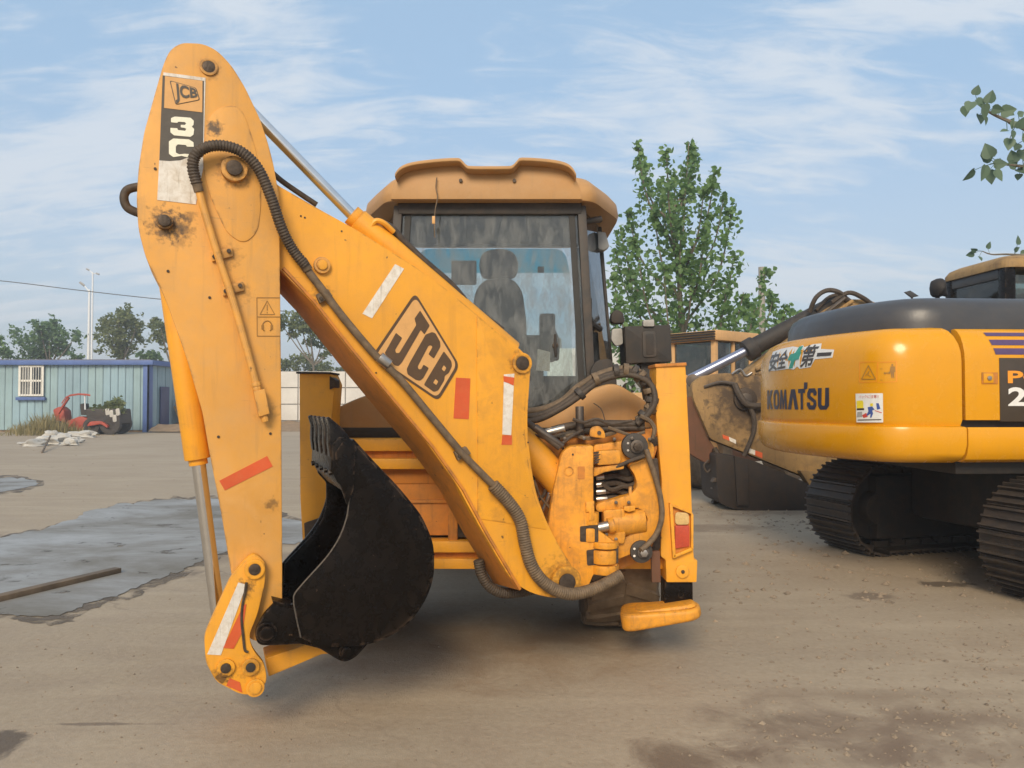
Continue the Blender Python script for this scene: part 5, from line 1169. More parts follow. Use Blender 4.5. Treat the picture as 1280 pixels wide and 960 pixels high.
    rr = lambda i, z: [Vector((x, y, z)) for x, y in fillet([(x0 - .02 + i, y0 - .03 + i), (x1 + .05 - i, y0 - .03 + i), (x1 + .05 - i, y1 + .03 - i), (x0 - .02 + i, y1 + .03 - i)], .12, 5)]
    MB().loft([rr(.0, 2.92), rr(0, 2.97), rr(.03, 3.02), rr(.10, 3.055), rr(.3, 3.07)]).build('cab_roof', 'tan_paint', cab, 0, angle=60)
    # mirror on the hood and rear mirror beyond
    XF[0] = Matrix.Identity(4)
    c = W(1171, 363, 7.2); rings = []
    for k in range(7):
        u = k / 6; s_ = math.sin(math.pi * min(u * 1.0 + .06, .94))
        q = c + Vector((-.05 + u * .14, 0, .075 - u * .12)); rings.append([q + Vector((.04 * math.cos(g) * s_, .10 * math.sin(g) * s_, .085 * math.cos(g) * s_)) for g in [2 * math.pi * j / 12 for j in range(12)]])
    MB().loft(rings).build('mirror', 'black_dull', T, 0)
    MB().cyl(c + Vector((.02, 0, -.2)), c + Vector((0, 0, -.02)), .02, seg=8).build('mirror_stalk', 'black_dull', T)
    c = W(1140, 368, 8.6); a = [W(1131, 365, 8.6), W(1138, 363, 8.6), W(1149, 370, 8.6), W(1140, 372, 8.6)]
    MB().prism(a, [p + Vector((0, .03, 0)) for p in a]).build('mirror', 'hood_grey', T, .004)
    MB().cyl(W(1140, 370, 8.615), W(1140, 392, 8.615), .012, seg=8).build('mirror_stalk', 'black_dull', T)
build_excavator()
XF[0] = Matrix.Identity(4)

# ================================================================== DUSTY EXCAVATOR ARM BEHIND
def build_rear_excavator():
    Y0 = 11.3; E = YP(Y0)
    T = thing('excavator', (W(1010, 600, Y0).x + 5, Y0 + .3, 0), 'dusty tan excavator whose folded boom and bucket reach out beside the glossy counterweight', 'excavator')
    boom = plate('boom', [(908, 520, 20), (920, 478), (950, 452), (985, 425), (1030, 388), (1055, 374), (1085, 374), (1120, 388), (1180, 418), (1420, 560), (1420, 640), (1180, 500), (1100, 452), (1065, 448), (1010, 492), (965, 545), (925, 548)], E, .10, .46, 'tan_paint', T, 12, .02)
    arm = plate('arm', [(864, 480, 6), (876, 470, 8), (905, 466), (960, 470), (1000, 520), (1090, 590), (1085, 625), (1008, 597), (888, 549), (867, 500)], E, 0, .40, 'tan_paint', T, 5, .02)
    plate('arm_gusset', [(842, 500), (866, 495), (886, 548), (900, 570), (884, 580), (850, 560)], E, .10, .30, 'rust_red', arm, 3, .02)
    c = E.at(931, 499); MB().cyl(c + E.n * .2, c - E.n * .05, .17, seg=24).build('pivot_boss', 'pin_steel', arm, .02)
    MB().cyl(c - E.n * .04, c - E.n * .08, .09, seg=20).build('pivot_pin', 'greasy_steel', arm, .01)
    for q, m_ in (([(903, 543), (911, 546), (912, 551), (904, 548)], 'sticker_red'), ([(911, 546), (920, 550), (920, 555), (912, 551)], 'sticker_white'), ([(936, 560), (944, 563), (944, 569), (936, 566)], 'sticker_white'), ([(944, 563), (953, 566), (953, 573), (944, 569)], 'sticker_red')):
        plate('reflector', q, E, -.004, .003, m_, arm, 0, 0)
    bar = MB().cyl(W(938, 436, Y0 + .35), W(1046, 379, Y0 + .35), .135, seg=24).build('arm_cylinder', 'black_dull', T, .02)
    MB().cyl(W(932, 440, Y0 + .35), W(944, 433, Y0 + .35), .17, seg=24).build('gland', 'black_dull', bar, .02)
    MB().cyl(W(862, 474, Y0 + .35), W(940, 435, Y0 + .35), .072, seg=20).build('piston_rod', 'rod_blue', bar)
    MB().cyl(W(866, 476, Y0 + .1), W(866, 476, Y0 + .5), .10, seg=18).build('rod_eye', 'greasy_steel', bar, .01)
    def hose(pts, r, mat='hose', n=6, name='hydraulic_hose'):
        MB().tube(spline([W(x, y, Y0 + o) for x, y, o in pts], n), r, 8).build(name, mat, T)
    hose([(1012, 390, .1), (1020, 372, 0), (1034, 363, 0), (1050, 366, 0), (1060, 378, .1)], .035); hose([(1020, 388, .2), (1036, 372, .2), (1052, 369, .2), (1066, 378, .2), (1090, 384, .2)], .03)
    hose([(1040, 378, .05), (1060, 366, .0), (1078, 372, .0), (1095, 384, .1), (1100, 380, .1)], .035); hose([(1020, 400, .05), (1040, 385, 0), (1056, 372, 0)], .03, 'greasy_steel')
    for dy in (0, 7): hose([(945, 462 + dy, .06), (975, 446 + dy, .05), (1010, 420 + dy, .05), (1046, 390 + dy, .05), (1066, 376 + dy, .05)], .028, 'tan_paint', 5, 'boom_pipe')
    hose([(918, 480, -.05), (925, 495, -.12), (935, 506, -.14), (952, 507, -.1), (975, 503, 0)], .045); hose([(935, 505, -.1), (942, 520, -.12), (942, 540, -.1), (930, 570, -.05)], .035)
    hose([(880, 484, .0), (900, 478, -.03), (918, 480, -.05)], .025, 'greasy_steel'); hose([(915, 468, 0), (925, 462, 0), (932, 470, 0), (940, 466, 0)], .02, 'rod_dull')
    hose([(886, 575, .1), (880, 582, .1), (884, 590, .1), (890, 584, .1)], .016); hose([(893, 560, .05), (900, 575, .05), (905, 590, .1)], .04)
    # bucket tucked in below
    bk = plate('bucket', [(894, 566), (940, 575), (1005, 602), (1040, 625), (1050, 650), (1000, 638), (960, 640, 10), (915, 636, 12), (898, 628, 8)], E, -.25, .95, 'dirty_black', T, 6, .03)
    for i in range(4):
        y = 598 + i * 9; plate('tooth', [(893, y), (899, y - 2), (899, y + 4), (890, y + 5)], E, -.22 + i * .22, .12, 'greasy_steel', bk, 1, .01)
    plate('bucket_web', [(918, 570), (935, 574), (936, 632), (922, 632)], E, -.30, .05, 'dirty_black', bk, 1, .01)
    bar = MB().cyl(W(950, 592, Y0 - .1), W(985, 606, Y0 - .1), .085, seg=18).build('bucket_cylinder', 'dirty_black', T, .01)
    MB().cyl(W(985, 606, Y0 - .1), W(1020, 626, Y0 - .1), .045, seg=14).build('piston_rod', 'rod_dull', bar)
    plate('link', [(1000, 588), (1024, 590), (1034, 612), (1018, 616)], E, -.15, .2, 'tan_paint', T, 3, .02)
    # machine body beyond the frame, so that the boom stands on something
    bx = W(1420, 600, Y0).x
    MT = Matrix.Translation((bx + 1.6, Y0 + .35, 0))
    XF[0] = MT
    MB().box((0, 0, 1.55), (3.6, 2.5, .8)).build('upper_body', 'tan_paint', T, .08)
    MB().box((-1.0, .75, 2.4), (1.5, .95, 1.1)).build('cab', 'tan_paint', T, .08)
    XF[0] = Matrix.Identity(4)
    for y in (-1.05, 1.05): 
        XF[0] = MT; MB().prism([Vector((x, y - .3, z)) for x, z in fillet([(-1.95, .02), (1.95, .02), (1.95, .9), (-1.95, .9)], .43, 6)], [Vector((x, y + .3, z)) for x, z in fillet([(-1.95, .02), (1.95, .02), (1.95, .9), (-1.95, .9)], .43, 6)]).build('track', 'track_steel', T, .02)
    MB().box((0, 0, .8), (1.6, 1.8, .7)).build('car_body', 'black_dull', T, .05)
    XF[0] = Matrix.Identity(4)
build_rear_excavator()

# ================================================================== LOADER WITH BOXY CAB
def build_loader():
    g = W(890, 500, 15.5)
    T = thing('wheel_loader', (g.x, 15.5, 0), 'tan wheel loader with boxy glazed cab standing in front of the poplar', 'loader')
    MM = Matrix.Translation((g.x, 15.5, 0)) @ Matrix.Rotation(R(38), 4, 'Z'); XF[0] = MM
    zt = 2.93; hx, hy = .62, .55
    cab = MB().box((0, 0, 1.72), (hx * 2, hy * 2, .75)).build('cab', 'loader_tan', T, .03)
    for x in (-hx + .05, hx - .05):
        for y in (-hy + .05, hy - .05): MB().box((x, y, 2.38), (.10, .10, .72)).build('cab_pillar', 'loader_tan', cab, .015)
    MB().box((0, -hy + .05, 2.38), (.07, .08, .72)).build('cab_pillar', 'loader_tan', cab, .015)
    for x in (-.29, .29): MB().box((x, -hy + .04, 2.40), (.42, .02, .62)).build('side_window', 'dim_glass', cab)
    for s in (-1, 1): MB().box((s * (hx - .04), 0, 2.40), (.02, .92, .62)).build('end_window', 'dim_glass', cab)
    MB().box((0, hy - .04, 2.40), (1.02, .02, .62)).build('side_window', 'dim_glass', cab)
    MB().box((.03, 0, 2.84), (hx * 2 + .14, hy * 2 + .14, .20)).build('cab_roof', 'loader_tan', T, .03)
    for k in range(4): MB().box((-hx - .075, 0, 2.76 + k * .05), (.05, hy * 2 + .1, .022)).build('louvre', 'black_dull', T, .004)
    MB().box((.4, 0, 1.05), (2.6, 1.2, .75)).build('body', 'loader_tan', T, .06); MB().box((-1.7, 0, 1.25), (1.9, 1.15, .95)).build('engine_hood', 'loader_tan', T, .06)
    MB().box((-.4, -.4, .55), (3.6, .5, .35)).build('side_skirt', 'rust_red', T, .03)
    for x in (-1.4, 1.3):
        for y in (-.85, .85):
            wl = MB().ring((x, y - .22, .62), (x, y + .22, .62), .62, .32, 28).build('wheel', 'mud_rubber', T, .05); MB().cyl((x, y - .12, .62), (x, y + .12, .62), .33, seg=20).build('rim', 'loader_tan', wl, .02)
    XF[0] = Matrix.Identity(4)
build_loader()

# ================================================================== SHED, WALL, BOARD, POLES
def build_shed():
    Y0 = 40.0; H = W(100, 453, Y0).z; xa, xb = W(-60, 500, Y0).x, W(185, 500, Y0).x; dep = 7.5
    T = thing('site_shed', ((xa + xb) / 2, Y0 + 3, 0), 'low blue corrugated metal shed with barred white window and blue trim', 'shed')
    MB().box(((xa + xb) / 2, Y0 + dep / 2 + .05, H / 2), (xb - xa - .06, dep - .1, H - .1)).build('wall_core', 'shed_side', T)
    n = 26; pw = (xb - xa) / n
    sec = []; rib = pw
    for k in range(1):
        o = k * rib
        sec += [(o + .02, .0), (o + rib * .50, .0), (o + rib * .60, -.022), (o + rib * .86, -.022), (o + rib * .985, 0.0)]
    a = [Vector((x, y, .12)) for x, y in sec] + [Vector((sec[-1][0], .04, .12)), Vector((sec[0][0], .04, .12))]
    bm = bmesh.new(); m_ = len(a); vs_ = [bm.verts.new(p) for p in a] + [bm.verts.new(p + Vector((0, 0, H - .2))) for p in a]
    for i in range(m_): bm.faces.new((vs_[i], vs_[(i + 1) % m_], vs_[m_ + (i + 1) % m_], vs_[m_ + i]))
    bmesh.ops.recalc_face_normals(bm, faces=bm.faces)
    me = bpy.data.meshes.new('wall_panel'); bm.to_mesh(me); bm.free(); me.materials.append(M('shed_blue'))
    me_b = me.copy(); me_b.materials.clear(); me_b.materials.append(M('shed_teal'))
    for k in range(n): place('wall_panel', me if (k // 2) % 3 else me_b, Matrix.Translation((xa + k * pw, Y0, 0)), T)
    for k in range(8):
        place('side_panel', me, Matrix.Translation((xb, Y0 + .1 + k * dep / 8, 0)) @ Matrix.Rotation(R(90), 4, 'Z') @ Matrix.Diagonal((dep / 8 / pw, 1, 1, 1)), T)
    MB().box((xb - .06, Y0 - .04, H / 2), (.34, .12, H)).build('corner_trim', 'trim_blue', T, .01)
    MB().box((xb + .05, Y0 + .1, H / 2), (.12, .4, H)).build('corner_trim', 'trim_blue', T, .01)
    MB().box(((xa + xb) / 2 + .1, Y0 - .12, H - .02), (xb - xa + .5, .3, .24)).build('roof_fascia', 'trim_blue', T, .02)
    MB().box((xb + .16, Y0 + dep / 2, H - .02), (.26, dep + .3, .24)).build('roof_fascia', 'trim_blue', T, .02)
    MB().box(((xa + xb) / 2, Y0 + dep / 2, H + .10), (xb - xa + .4, dep + .4, .10)).build('roof', 'shed_side', T, .02)
    MB().box((xb + .08, Y0 + 1.75, 1.25), (.06, 1.0, 2.3)).build('door', 'door_blue', T, .01)
    MB().box(((xa + xb) / 2, Y0 + dep / 2, .06), (xb - xa - .1, dep - .1, .12)).build('plinth', 'dirt', T, .01)
    # window
    x0, x1 = W(26, 500, Y0).x, W(55, 500, Y0).x; z0, z1 = W(40, 494, Y0).z, W(40, 458, Y0).z
    wn_ = MB().box(((x0 + x1) / 2, Y0 - .06, (z0 + z1) / 2), (x1 - x0, .06, z1 - z0)).build('window', 'dark_glass', T)
    for x in (x0, (x0 + x1) / 2, x1): MB().box((x, Y0 - .12, (z0 + z1) / 2), (.10, .06, z1 - z0 + .1)).build('frame', 'frame_white', wn_)
    for z in (z0, (z0 + z1) / 2, z1): MB().box(((x0 + x1) / 2, Y0 - .125, z), (x1 - x0, .05, .10)).build('frame', 'frame_white', wn_)
    for k in range(9):
        if k == 4: continue
        x = x0 + (k + .5) * (x1 - x0) / 9; MB().cyl((x, Y0 - .16, z0), (x, Y0 - .16, z1), .018, seg=6).build('bar', 'frame_white', wn_)
    MB().box((x0 + (x1 - x0) * .25, Y0 - .095, (z0 + z1) / 2), ((x1 - x0) * .42, .01, z1 - z0 - .1)).build('curtain', 'curtain', wn_)
    MB().box(((x0 + x1) / 2, Y0 - .14, z0 - .18), (x1 - x0 + .3, .14, .16)).build('sill', 'trim_blue', wn_, .01)
    # bundle of straw canes leaning on the side
    rnd = random.Random(4); mb = MB()
    for k in range(60):
        b0 = Vector((xb + rnd.uniform(.5, 1.0), Y0 + 2.9 + rnd.uniform(0, 1.9), 0)); mb.tube([b0, Vector((xb + .18, b0.y + rnd.uniform(-.4, .4), rnd.uniform(1.2, 1.9)))], .03, 5)
    o = mb.build('cane_bundle', 'straw', smooth=True); tag(o, 'bundle of dry straw-coloured canes leaning on the shed side', 'bundle')
    # dirt step at the shed's corner
    mb = MB(); rnd = random.Random(8); rows = []
    for i in range(14):
        u = i / 13; rows.append([Vector((xb + .3 + u * 6.0, Y0 - .6 + v * 2.6, max(0.0, (.34 + .12 * rnd.random()) * math.sin(math.pi * min(1, v * .9 + .05)) * (1 - .3 * u)))) for v in [j / 7 for j in range(8)]])
    v = [p for r_ in rows for p in r_]; mb.add(v, [(i * 8 + j, i * 8 + j + 1, (i + 1) * 8 + j + 1, (i + 1) * 8 + j) for i in range(13) for j in range(7)])
    struct(mb.build('dirt_bank', 'dirt'))
build_shed()

def build_wall():
    Y0 = 44.0; H = W(380, 464, Y0).z
    T = thing('boundary_wall', (W(400, 500, Y0).x, Y0, 0), 'white panelled boundary wall at the far end of the yard', 'wall')
    xa, xb = W(225, 500, Y0).x, W(668, 500, Y0).x; n = 15; pw = (xb - xa) / n
    MB().box(((xa + xb) / 2, Y0 + .15, H / 2), (xb - xa, .2, H)).build('backing', 'concrete_pole', T)
    bm = bmesh.new(); bmesh.ops.create_cube(bm, size=1); me = bpy.data.meshes.new('wall_panel'); bm.to_mesh(me); bm.free(); me.materials.append(M('white_wall'))
    hh = (H - .5) / 3
    for k in range(n):
        for r_ in range(3): place('wall_panel', me, Matrix.Translation((xa + (k + .5) * pw, Y0 + .02, .5 + (r_ + .5) * hh)) @ Matrix.Diagonal((pw - .07, .08, hh - .06, 1)), T)
    # rough ground at its foot
    rnd = random.Random(2); rows = []
    for i in range(60):
        u = i / 59; rows.append([Vector((xa + u * (xb - xa), Y0 - 3.2 + v * 3.2, 0 if v == 0 else (.35 + .5 * mnoise.noise(Vector((u * 14, v * 2, 1))) ** 2 * 3 + .1 * rnd.random()) * v ** .8)) for v in [j / 6 for j in range(7)]])
    mb = MB(); mb.add([p for r_ in rows for p in r_], [(i * 7 + j, i * 7 + j + 1, (i + 1) * 7 + j + 1, (i + 1) * 7 + j) for i in range(59) for j in range(6)])
    struct(mb.build('dirt_bank', 'dirt'))
    # tall signboard behind the machine
    Yb = 22.0; B_ = YP(Yb)
    o = thing('sign_board', W(745, 500, Yb) * Vector((1, 1, 0)) if False else Vector((W(745, 500, Yb).x, Yb, 0)), 'white board with black lettering standing behind the backhoe cab', 'board')
    a = W(684, 436, Yb); b = W(822, 560, Yb)
    bd = MB().box(((a.x + b.x) / 2, Yb, (a.z + .02) / 2 + .01), (b.x - a.x, .08, a.z - .02)).build('panel', 'white_board', o, .01)
    text_on('lettering', 'ATION', lambda u, v: Vector((W(770 + u * 36, 0, Yb - .05).x, Yb - .046, W(770, 467 - v * 8, Yb).z)), 'decal_dark', o, .01, 9)
    text_on('lettering', '01', lambda u, v: Vector((W(776 + u * 28, 0, Yb - .05).x, Yb - .046, W(770, 492 - v * 14, Yb).z)), 'decal_dark', o, .03, 9)
build_wall()

def pole(name, px, py_top, Y, r0, r1, mat, label, cat):
    t = W(px, py_top, Y); o = MB().cyl((t.x, Y, 0), t, r0, r1, 12).build(name, mat); return tag(o, label, cat), t
pole('utility_pole', 952, 334, 24.0, .13, .10, 'concrete_pole', 'plain grey concrete pole rising among the poplar leaves', 'pole')
def lamps():
    for px, pt, Y, arms, lab in ((112, 362, 58.0, ((-12, -9),), 'nearer white street lamp with one arm, rising behind the blue shed'), (116, 340, 86.0, ((-8, -4), (8, 3)), 'more distant white street lamp with two arms behind the blue shed')):
        t = W(px, pt, Y); T = thing('street_lamp', (t.x, Y, 0), lab, 'street lamp', 'street lamps behind the shed')
        MB().cyl((t.x, Y, 0), t, .16, .08, 10).build('post', 'lamp_white', T)
        for dx, dy in arms:
            e = W(px + dx, pt + dy, Y); m_ = t.lerp(e, .55)
            MB().tube(spline([t - Vector((0, 0, .2)), m_, e], 4), .05, 6).build('lamp_arm', 'lamp_white', T)
            d = (e - t).normalized(); MB().tube([m_, e], .10, 6).build('lamp_head', 'lamp_grey', T)
    # overhead cable
    pts = [W(-400, 318, 50), W(-100, 344, 50), W(0, 351, 50), W(100, 363, 50), W(200, 374, 50), W(420, 396, 52), W(700, 430, 54)]
    o = MB().tube(spline(pts, 6), .03, 5).build('overhead_cable', 'cable'); tag(o, 'thin dark overhead cable sagging past the street lamps', 'cable')
    for px, Y in ((-400, 50), (700, 54)):
        t = W(px, 318 if px < 0 else 428, Y)
        q = MB().cyl((t.x, Y, 0), t + Vector((0, 0, .3)), .14, .10, 10).build('utility_pole', 'concrete_pole')
        tag(q, 'grey concrete pole carrying the overhead cable beyond the shed' if px < 0 else 'far grey concrete pole carrying the overhead cable behind the backhoe', 'pole')
lamps()

# ================================================================== FARM TRACTOR, SACKS, WEEDS
def build_tractor():
    Y = 37.5; P = YP(Y); g = W(112, 540, Y)
    T = thing('farm_tractor', (g.x, Y, 0), 'small rusty red farm tractor with roof canopy parked against the blue shed', 'tractor')
    can = MB().loft([[W(x, y, Y - .7), W(x, y + 2.4, Y - .7), W(x, y + 2.4, Y + .7), W(x, y, Y + .7)] for x, y in ((77, 503), (82, 496), (88, 493), (98, 491.5), (108, 492), (113, 493))]).build('canopy', 'tractor_red', T, .02)
    for o in (-.6, .6):
        MB().tube([W(86, 497, Y + o), W(80, 506, Y + o), W(73, 517, Y + o)], .07, 6).build('canopy_post', 'tractor_red', T)
        MB().tube([W(106, 493, Y + o), W(106.5, 512, Y + o)], .035, 6).build('canopy_post', 'lamp_white', T)
    plate('dash_panel', [(66, 512), (74, 508), (80, 513), (82, 528), (70, 528)], P, -.3, .6, 'tractor_red', T, 2, .03)
    plate('chassis', [(82, 527), (100, 520), (128, 530), (128, 536), (84, 538)], P, -.3, .6, 'tractor_red', T, 3, .03)
    plate('fender', [(108, 533), (112, 527, 3), (126, 526, 4), (134, 532, 3), (134, 535), (126, 530), (114, 532)], P, -.75, .4, 'tractor_red', T, 2, .02)
    plate('seat', [(100, 505), (104, 504), (106, 514), (112, 515), (112, 519), (101, 519)], P, -.25, .5, 'rubber', T, 1, .03)
    plate('load_box', [(106, 511), (148, 511), (150, 530), (110, 530)], P, -.6, 1.2, 'frame_grey', T, 2, .05)
    for x, r_, y0 in ((122, .40, -.62), (145, .50, -.62), (78, .34, -.6)):
        c = W(x, 540, Y)
        for o in (y0, -y0 - .25):
            wl = MB().ring((c.x, Y + o, r_), (c.x, Y + o + .25, r_), r_, r_ * .5, 24).build('wheel', 'rubber', T, .04); MB().cyl((c.x, Y + o + .06, r_), (c.x, Y + o + .19, r_), r_ * .52, seg=16).build('rim', 'rubber', wl, .01)
    rnd = random.Random(12)
    for k in range(5):
        x, y = rnd.choice([(112, 512), (134, 514), (139, 516), (147, 514), (143, 522)]); plate('load_sack', [(x - 3, y - 3), (x + 2, y - 4), (x + 3, y + 5), (x - 2, y + 6)], P, -.66 + .01 * k, .1, 'sack', T, 2, .03)

def blob(name, c, size, seed, mat, rotz=0, lump=.25):
    bm = bmesh.new(); bmesh.ops.create_icosphere(bm, subdivisions=3, radius=1.0)
    for v in bm.verts:
        k = 1 + lump * mnoise.noise(v.co * 1.7 + Vector((seed * 3.1, 0, 0))) + lump * .5 * mnoise.noise(v.co * 4.3 + Vector((0, seed, 0)))
        p = Vector((v.co.x * size[0] * k, v.co.y * size[1] * k, max(-.25, v.co.z) * size[2] * k)); p.rotate(Matrix.Rotation(rotz, 3, 'Z')); v.co = p + Vector(c)
    mz = min(v.co.z for v in bm.verts)
    for v in bm.verts: v.co.z -= mz - .0
    return finish(name, bm, mat)
def sacks():
    L = (((42, 558), (.42, .18, .20), .9, 'slumped white sack at the pile end furthest from the tractor'), ((60, 556), (.55, .30, .26), .1, 'largest flattened white sack in the heap before the shed'), ((66, 549), (.38, .25, .30), .0, 'white sack lying behind the largest flattened sack'),
         ((80, 552), (.42, .22, .26), -.5, 'creased white sack between the largest sack and the small one'), ((88, 557), (.24, .18, .22), .3, 'small rounded white sack in front of the heap'), ((95, 554), (.22, .16, .20), .6, 'little white sack at the heap end nearer the tractor'),
         ((103, 547), (.55, .24, .22), .1, 'long white sack lying apart beside the tractor wheel'))
    for i, ((x, y), s, rz, lab) in enumerate(L):
        g = G(x, y); k = 1.12; tag(blob('sack', (g.x, g.y, 0), (s[0] * k, s[1] * k, s[2] * .9), i + 1, 'sack', rz, .6), lab, 'sack', 'white sacks heaped before the shed')
    a, b = G(53, 556, .25), G(63, 545, .35); o = MB().tube([Vector((a.x, a.y, 0.02)), b], .03, 6).build('stick', 'wood'); tag(o, 'brown stick leaning on the heap of white sacks', 'stick')
sacks()
def leaf_cloud(name, pts, mat, parent, seed, size, up=0.0, cup=True, aspect=1.0, n_side=6):
    """many small leaf faces; pts are (position, size factor)"""
    rnd = random.Random(seed); v = []; f = []; tone = []
    for p, k in pts:
        s = size * k * rnd.uniform(.7, 1.25)
        d = Vector((rnd.gauss(0, 1), rnd.gauss(0, 1), rnd.gauss(0, 1) + up)).normalized(); a = d.orthogonal().normalized(); b = d.cross(a)
        g = rnd.uniform(0, 6.28); e1 = a * math.cos(g) + b * math.sin(g); e2 = (-a * math.sin(g) + b * math.cos(g)) * aspect
        o = len(v)
        v += [p - e1 * s * .5, p - e1 * s * .2 + e2 * s * .40 + d * s * .08, p + e1 * s * .12 + e2 * s * .34 + d * s * .06, p + e1 * s * .55, p + e1 * s * .12 - e2 * s * .34 + d * s * .06, p - e1 * s * .2 - e2 * s * .40 + d * s * .08]
        f += [(o, o + 1, o + 2, o + 3), (o, o + 3, o + 4, o + 5)]
        t = rnd.random(); tone += [t] * 6
    me = bpy.data.meshes.new(name); org = Vector((0, 0, 0))
    me.from_pydata(v, [], f); me.materials.append(M(mat)); at_ = me.attributes.new('tone', 'FLOAT', 'POINT'); at_.data.foreach_set('value', tone)
    return place(name, me, Matrix.Identity(4), parent)
build_tractor()
def tractor_load():
    rnd = random.Random(77); T = bpy.data.objects['farm_tractor']
    pts = [(W(rnd.gauss(x, 4.5), rnd.gauss(y, 2.6), 37.5 + rnd.uniform(-.6, .4)), 1.0) for x, y, n in ((138, 507, 130), (148, 503, 110), (130, 512, 90), (118, 513, 60), (150, 512, 90), (142, 520, 60)) for _ in range(n)]
    leaf_cloud('load_foliage', pts, 'leaf_olive', T, 78, .20)
tractor_load()
def weeds():
    rnd = random.Random(21); v = []; f = []; tone = []
    for k in range(2600):
        px = rnd.gauss(62, 26); py = rnd.uniform(531, 545); g = G(px, py); hgt = max(.15, (1.25 - abs(px - 60) / 60) * rnd.uniform(.5, 1.25)) * .8
        if px < 5 or px > 122: hgt *= .5
        lean = Vector((rnd.gauss(0, .25), rnd.gauss(0, .2), 0)) * hgt; w_ = rnd.uniform(.012, .03); sd = Vector((rnd.uniform(-1, 1), rnd.uniform(-1, 1), 0)).normalized() * w_
        b0 = Vector((g.x, g.y, 0)); o = len(v); v += [b0 - sd, b0 + sd, b0 + lean * .5 + Vector((0, 0, hgt * .6)) + sd * .7, b0 + lean + Vector((0, 0, hgt)), b0 + lean * .5 + Vector((0, 0, hgt * .6)) - sd * .7]; f.append((o, o + 1, o + 2, o + 3, o + 4)); t = rnd.random(); tone += [t] * 5
    me = bpy.data.meshes.new('weeds'); me.from_pydata(v, [], f); me.materials.append(M('grass_leaf')); a = me.attributes.new('tone', 'FLOAT', 'POINT'); a.data.foreach_set('value', tone)
    struct(place('weeds', me, Matrix.Identity(4)), 'stuff', 'clump of dry yellow-green weeds before the blue shed', 'weeds')
weeds()

# ================================================================== TREES
def poplar():
    Y = 19.0; rnd = random.Random(9); base = Vector((W(852, 500, Y).x, Y, 0))
    T = thing('poplar_tree', base, 'young leafy poplar with several upright leaders behind the tan loader', 'tree')
    tips = [(797, 182), (803, 205), (833, 186), (826, 225), (843, 215), (861, 178), (868, 182), (857, 230), (880, 235), (894, 212), (905, 245), (785, 265), (775, 285), (818, 265), (915, 262), (918, 318), (910, 350), (768, 312), (765, 345), (880, 300), (770, 372), (785, 340), (850, 290), (905, 385), (930, 365), (958, 338), (945, 380), (985, 380), (968, 368), (978, 395), (765, 400), (800, 400), (840, 380), (870, 400), (905, 410), (780, 420), (940, 405), (1000, 392), (830, 330), (865, 340), (795, 300)]
    trunk = [base, W(853, 470, Y), W(852, 410, Y), W(848, 340, Y), W(842, 260, Y)]
    mb = MB(); tp = spline(trunk, 6); mb.tube(tp, lambda i: .13 * (1 - .85 * i / len(tp)), 8)
    tr = mb.build('trunk', 'bark', T); pts = []
    for i, (x, y) in enumerate(tips):
        dp = rnd.uniform(-1.3, 1.3); e = W(x, y, Y + dp)
        zs = max(.9, e.z - abs(e.x - base.x) * 1.0 - rnd.uniform(1.0, 2.2)); k = min(len(tp) - 1, max(0, min(range(len(tp)), key=lambda q: abs(tp[q].z - zs)))); s0 = tp[k]
        mid = s0.lerp(e, .5) + Vector(((e.x - s0.x) * .22, dp * .2, -.12)); br = spline([s0, mid, e], 8)
        mb2 = MB(); mb2.tube(br, lambda q: .034 * (1 - .88 * q / len(br)) + .004, 6); mb2.build('limb', 'bark', T)
        L = sum((br[q + 1] - br[q]).length for q in range(len(br) - 1)); nl = int((66 if y > 300 else 84) * L)
        for j in range(nl):
            u = rnd.random() ** .75; q = u * (len(br) - 1); a = br[int(q)].lerp(br[min(int(q) + 1, len(br) - 1)], q % 1); sp = .08 + .42 * (1 - u) ** .7 * (1 if y > 240 else .55)
            clump = Vector((mnoise.noise(a * 1.9 + Vector((i, 0, 0))), mnoise.noise(a * 1.9 + Vector((0, i, 5))), mnoise.noise(a * 1.9 + Vector((7, 0, i))))) * sp * 1.2
            pts.append((a + clump + Vector((rnd.gauss(0, sp * .55), rnd.gauss(0, sp * .8), rnd.gauss(0, sp * .55))), 1.0))
    leaf_cloud('crown', pts, 'leaf_poplar', T, 4, .13)
poplar()
def yard_tree(base_px, base_y, Y, blobs, mat, label, leaf=.26, n=2600, seed=1, trunk_r=.14, group='trees beyond the shed and wall'):
    b = Vector((W(base_px, base_y, Y).x, Y, 0)); T = thing('broadleaf_tree', b, label, 'tree', group); rnd = random.Random(seed)
    cz = [W(x, y, Y) for x, y, _ in blobs]; top = sum(cz, Vector()) / len(cz)
    tp = spline([b, b.lerp(top, .55) + Vector((.15, 0, 0)), top], 5); MB().tube(tp, lambda i: trunk_r * (1 - .75 * i / len(tp)), 7).build('trunk', 'bark', T)
    tot = sum(r * r for *_, r in blobs); pts = []
    for (x, y, r) in blobs:
        c = W(x, y, Y + rnd.uniform(-.8, .8)); rm = r * Y / 960; s0 = tp[int(len(tp) * .55)]
        MB().tube(spline([s0, s0.lerp(c, .5) + Vector((0, 0, -.15)), c], 4), lambda i: trunk_r * .38 * (1 - .08 * i) + .01, 6).build('limb', 'bark', T)
        subs = [Vector((rnd.gauss(0, .55), rnd.gauss(0, .5), rnd.gauss(0, .5))) for _ in range(12)]
        for j in range(int(n * r * r / tot)):
            q = rnd.choice(subs) + Vector((rnd.gauss(0, .24), rnd.gauss(0, .24), rnd.gauss(0, .19)))
            pts.append((c + q * rm, 1.0))
    leaf_cloud('crown', pts, mat, T, seed, leaf, up=.3, aspect=.75)
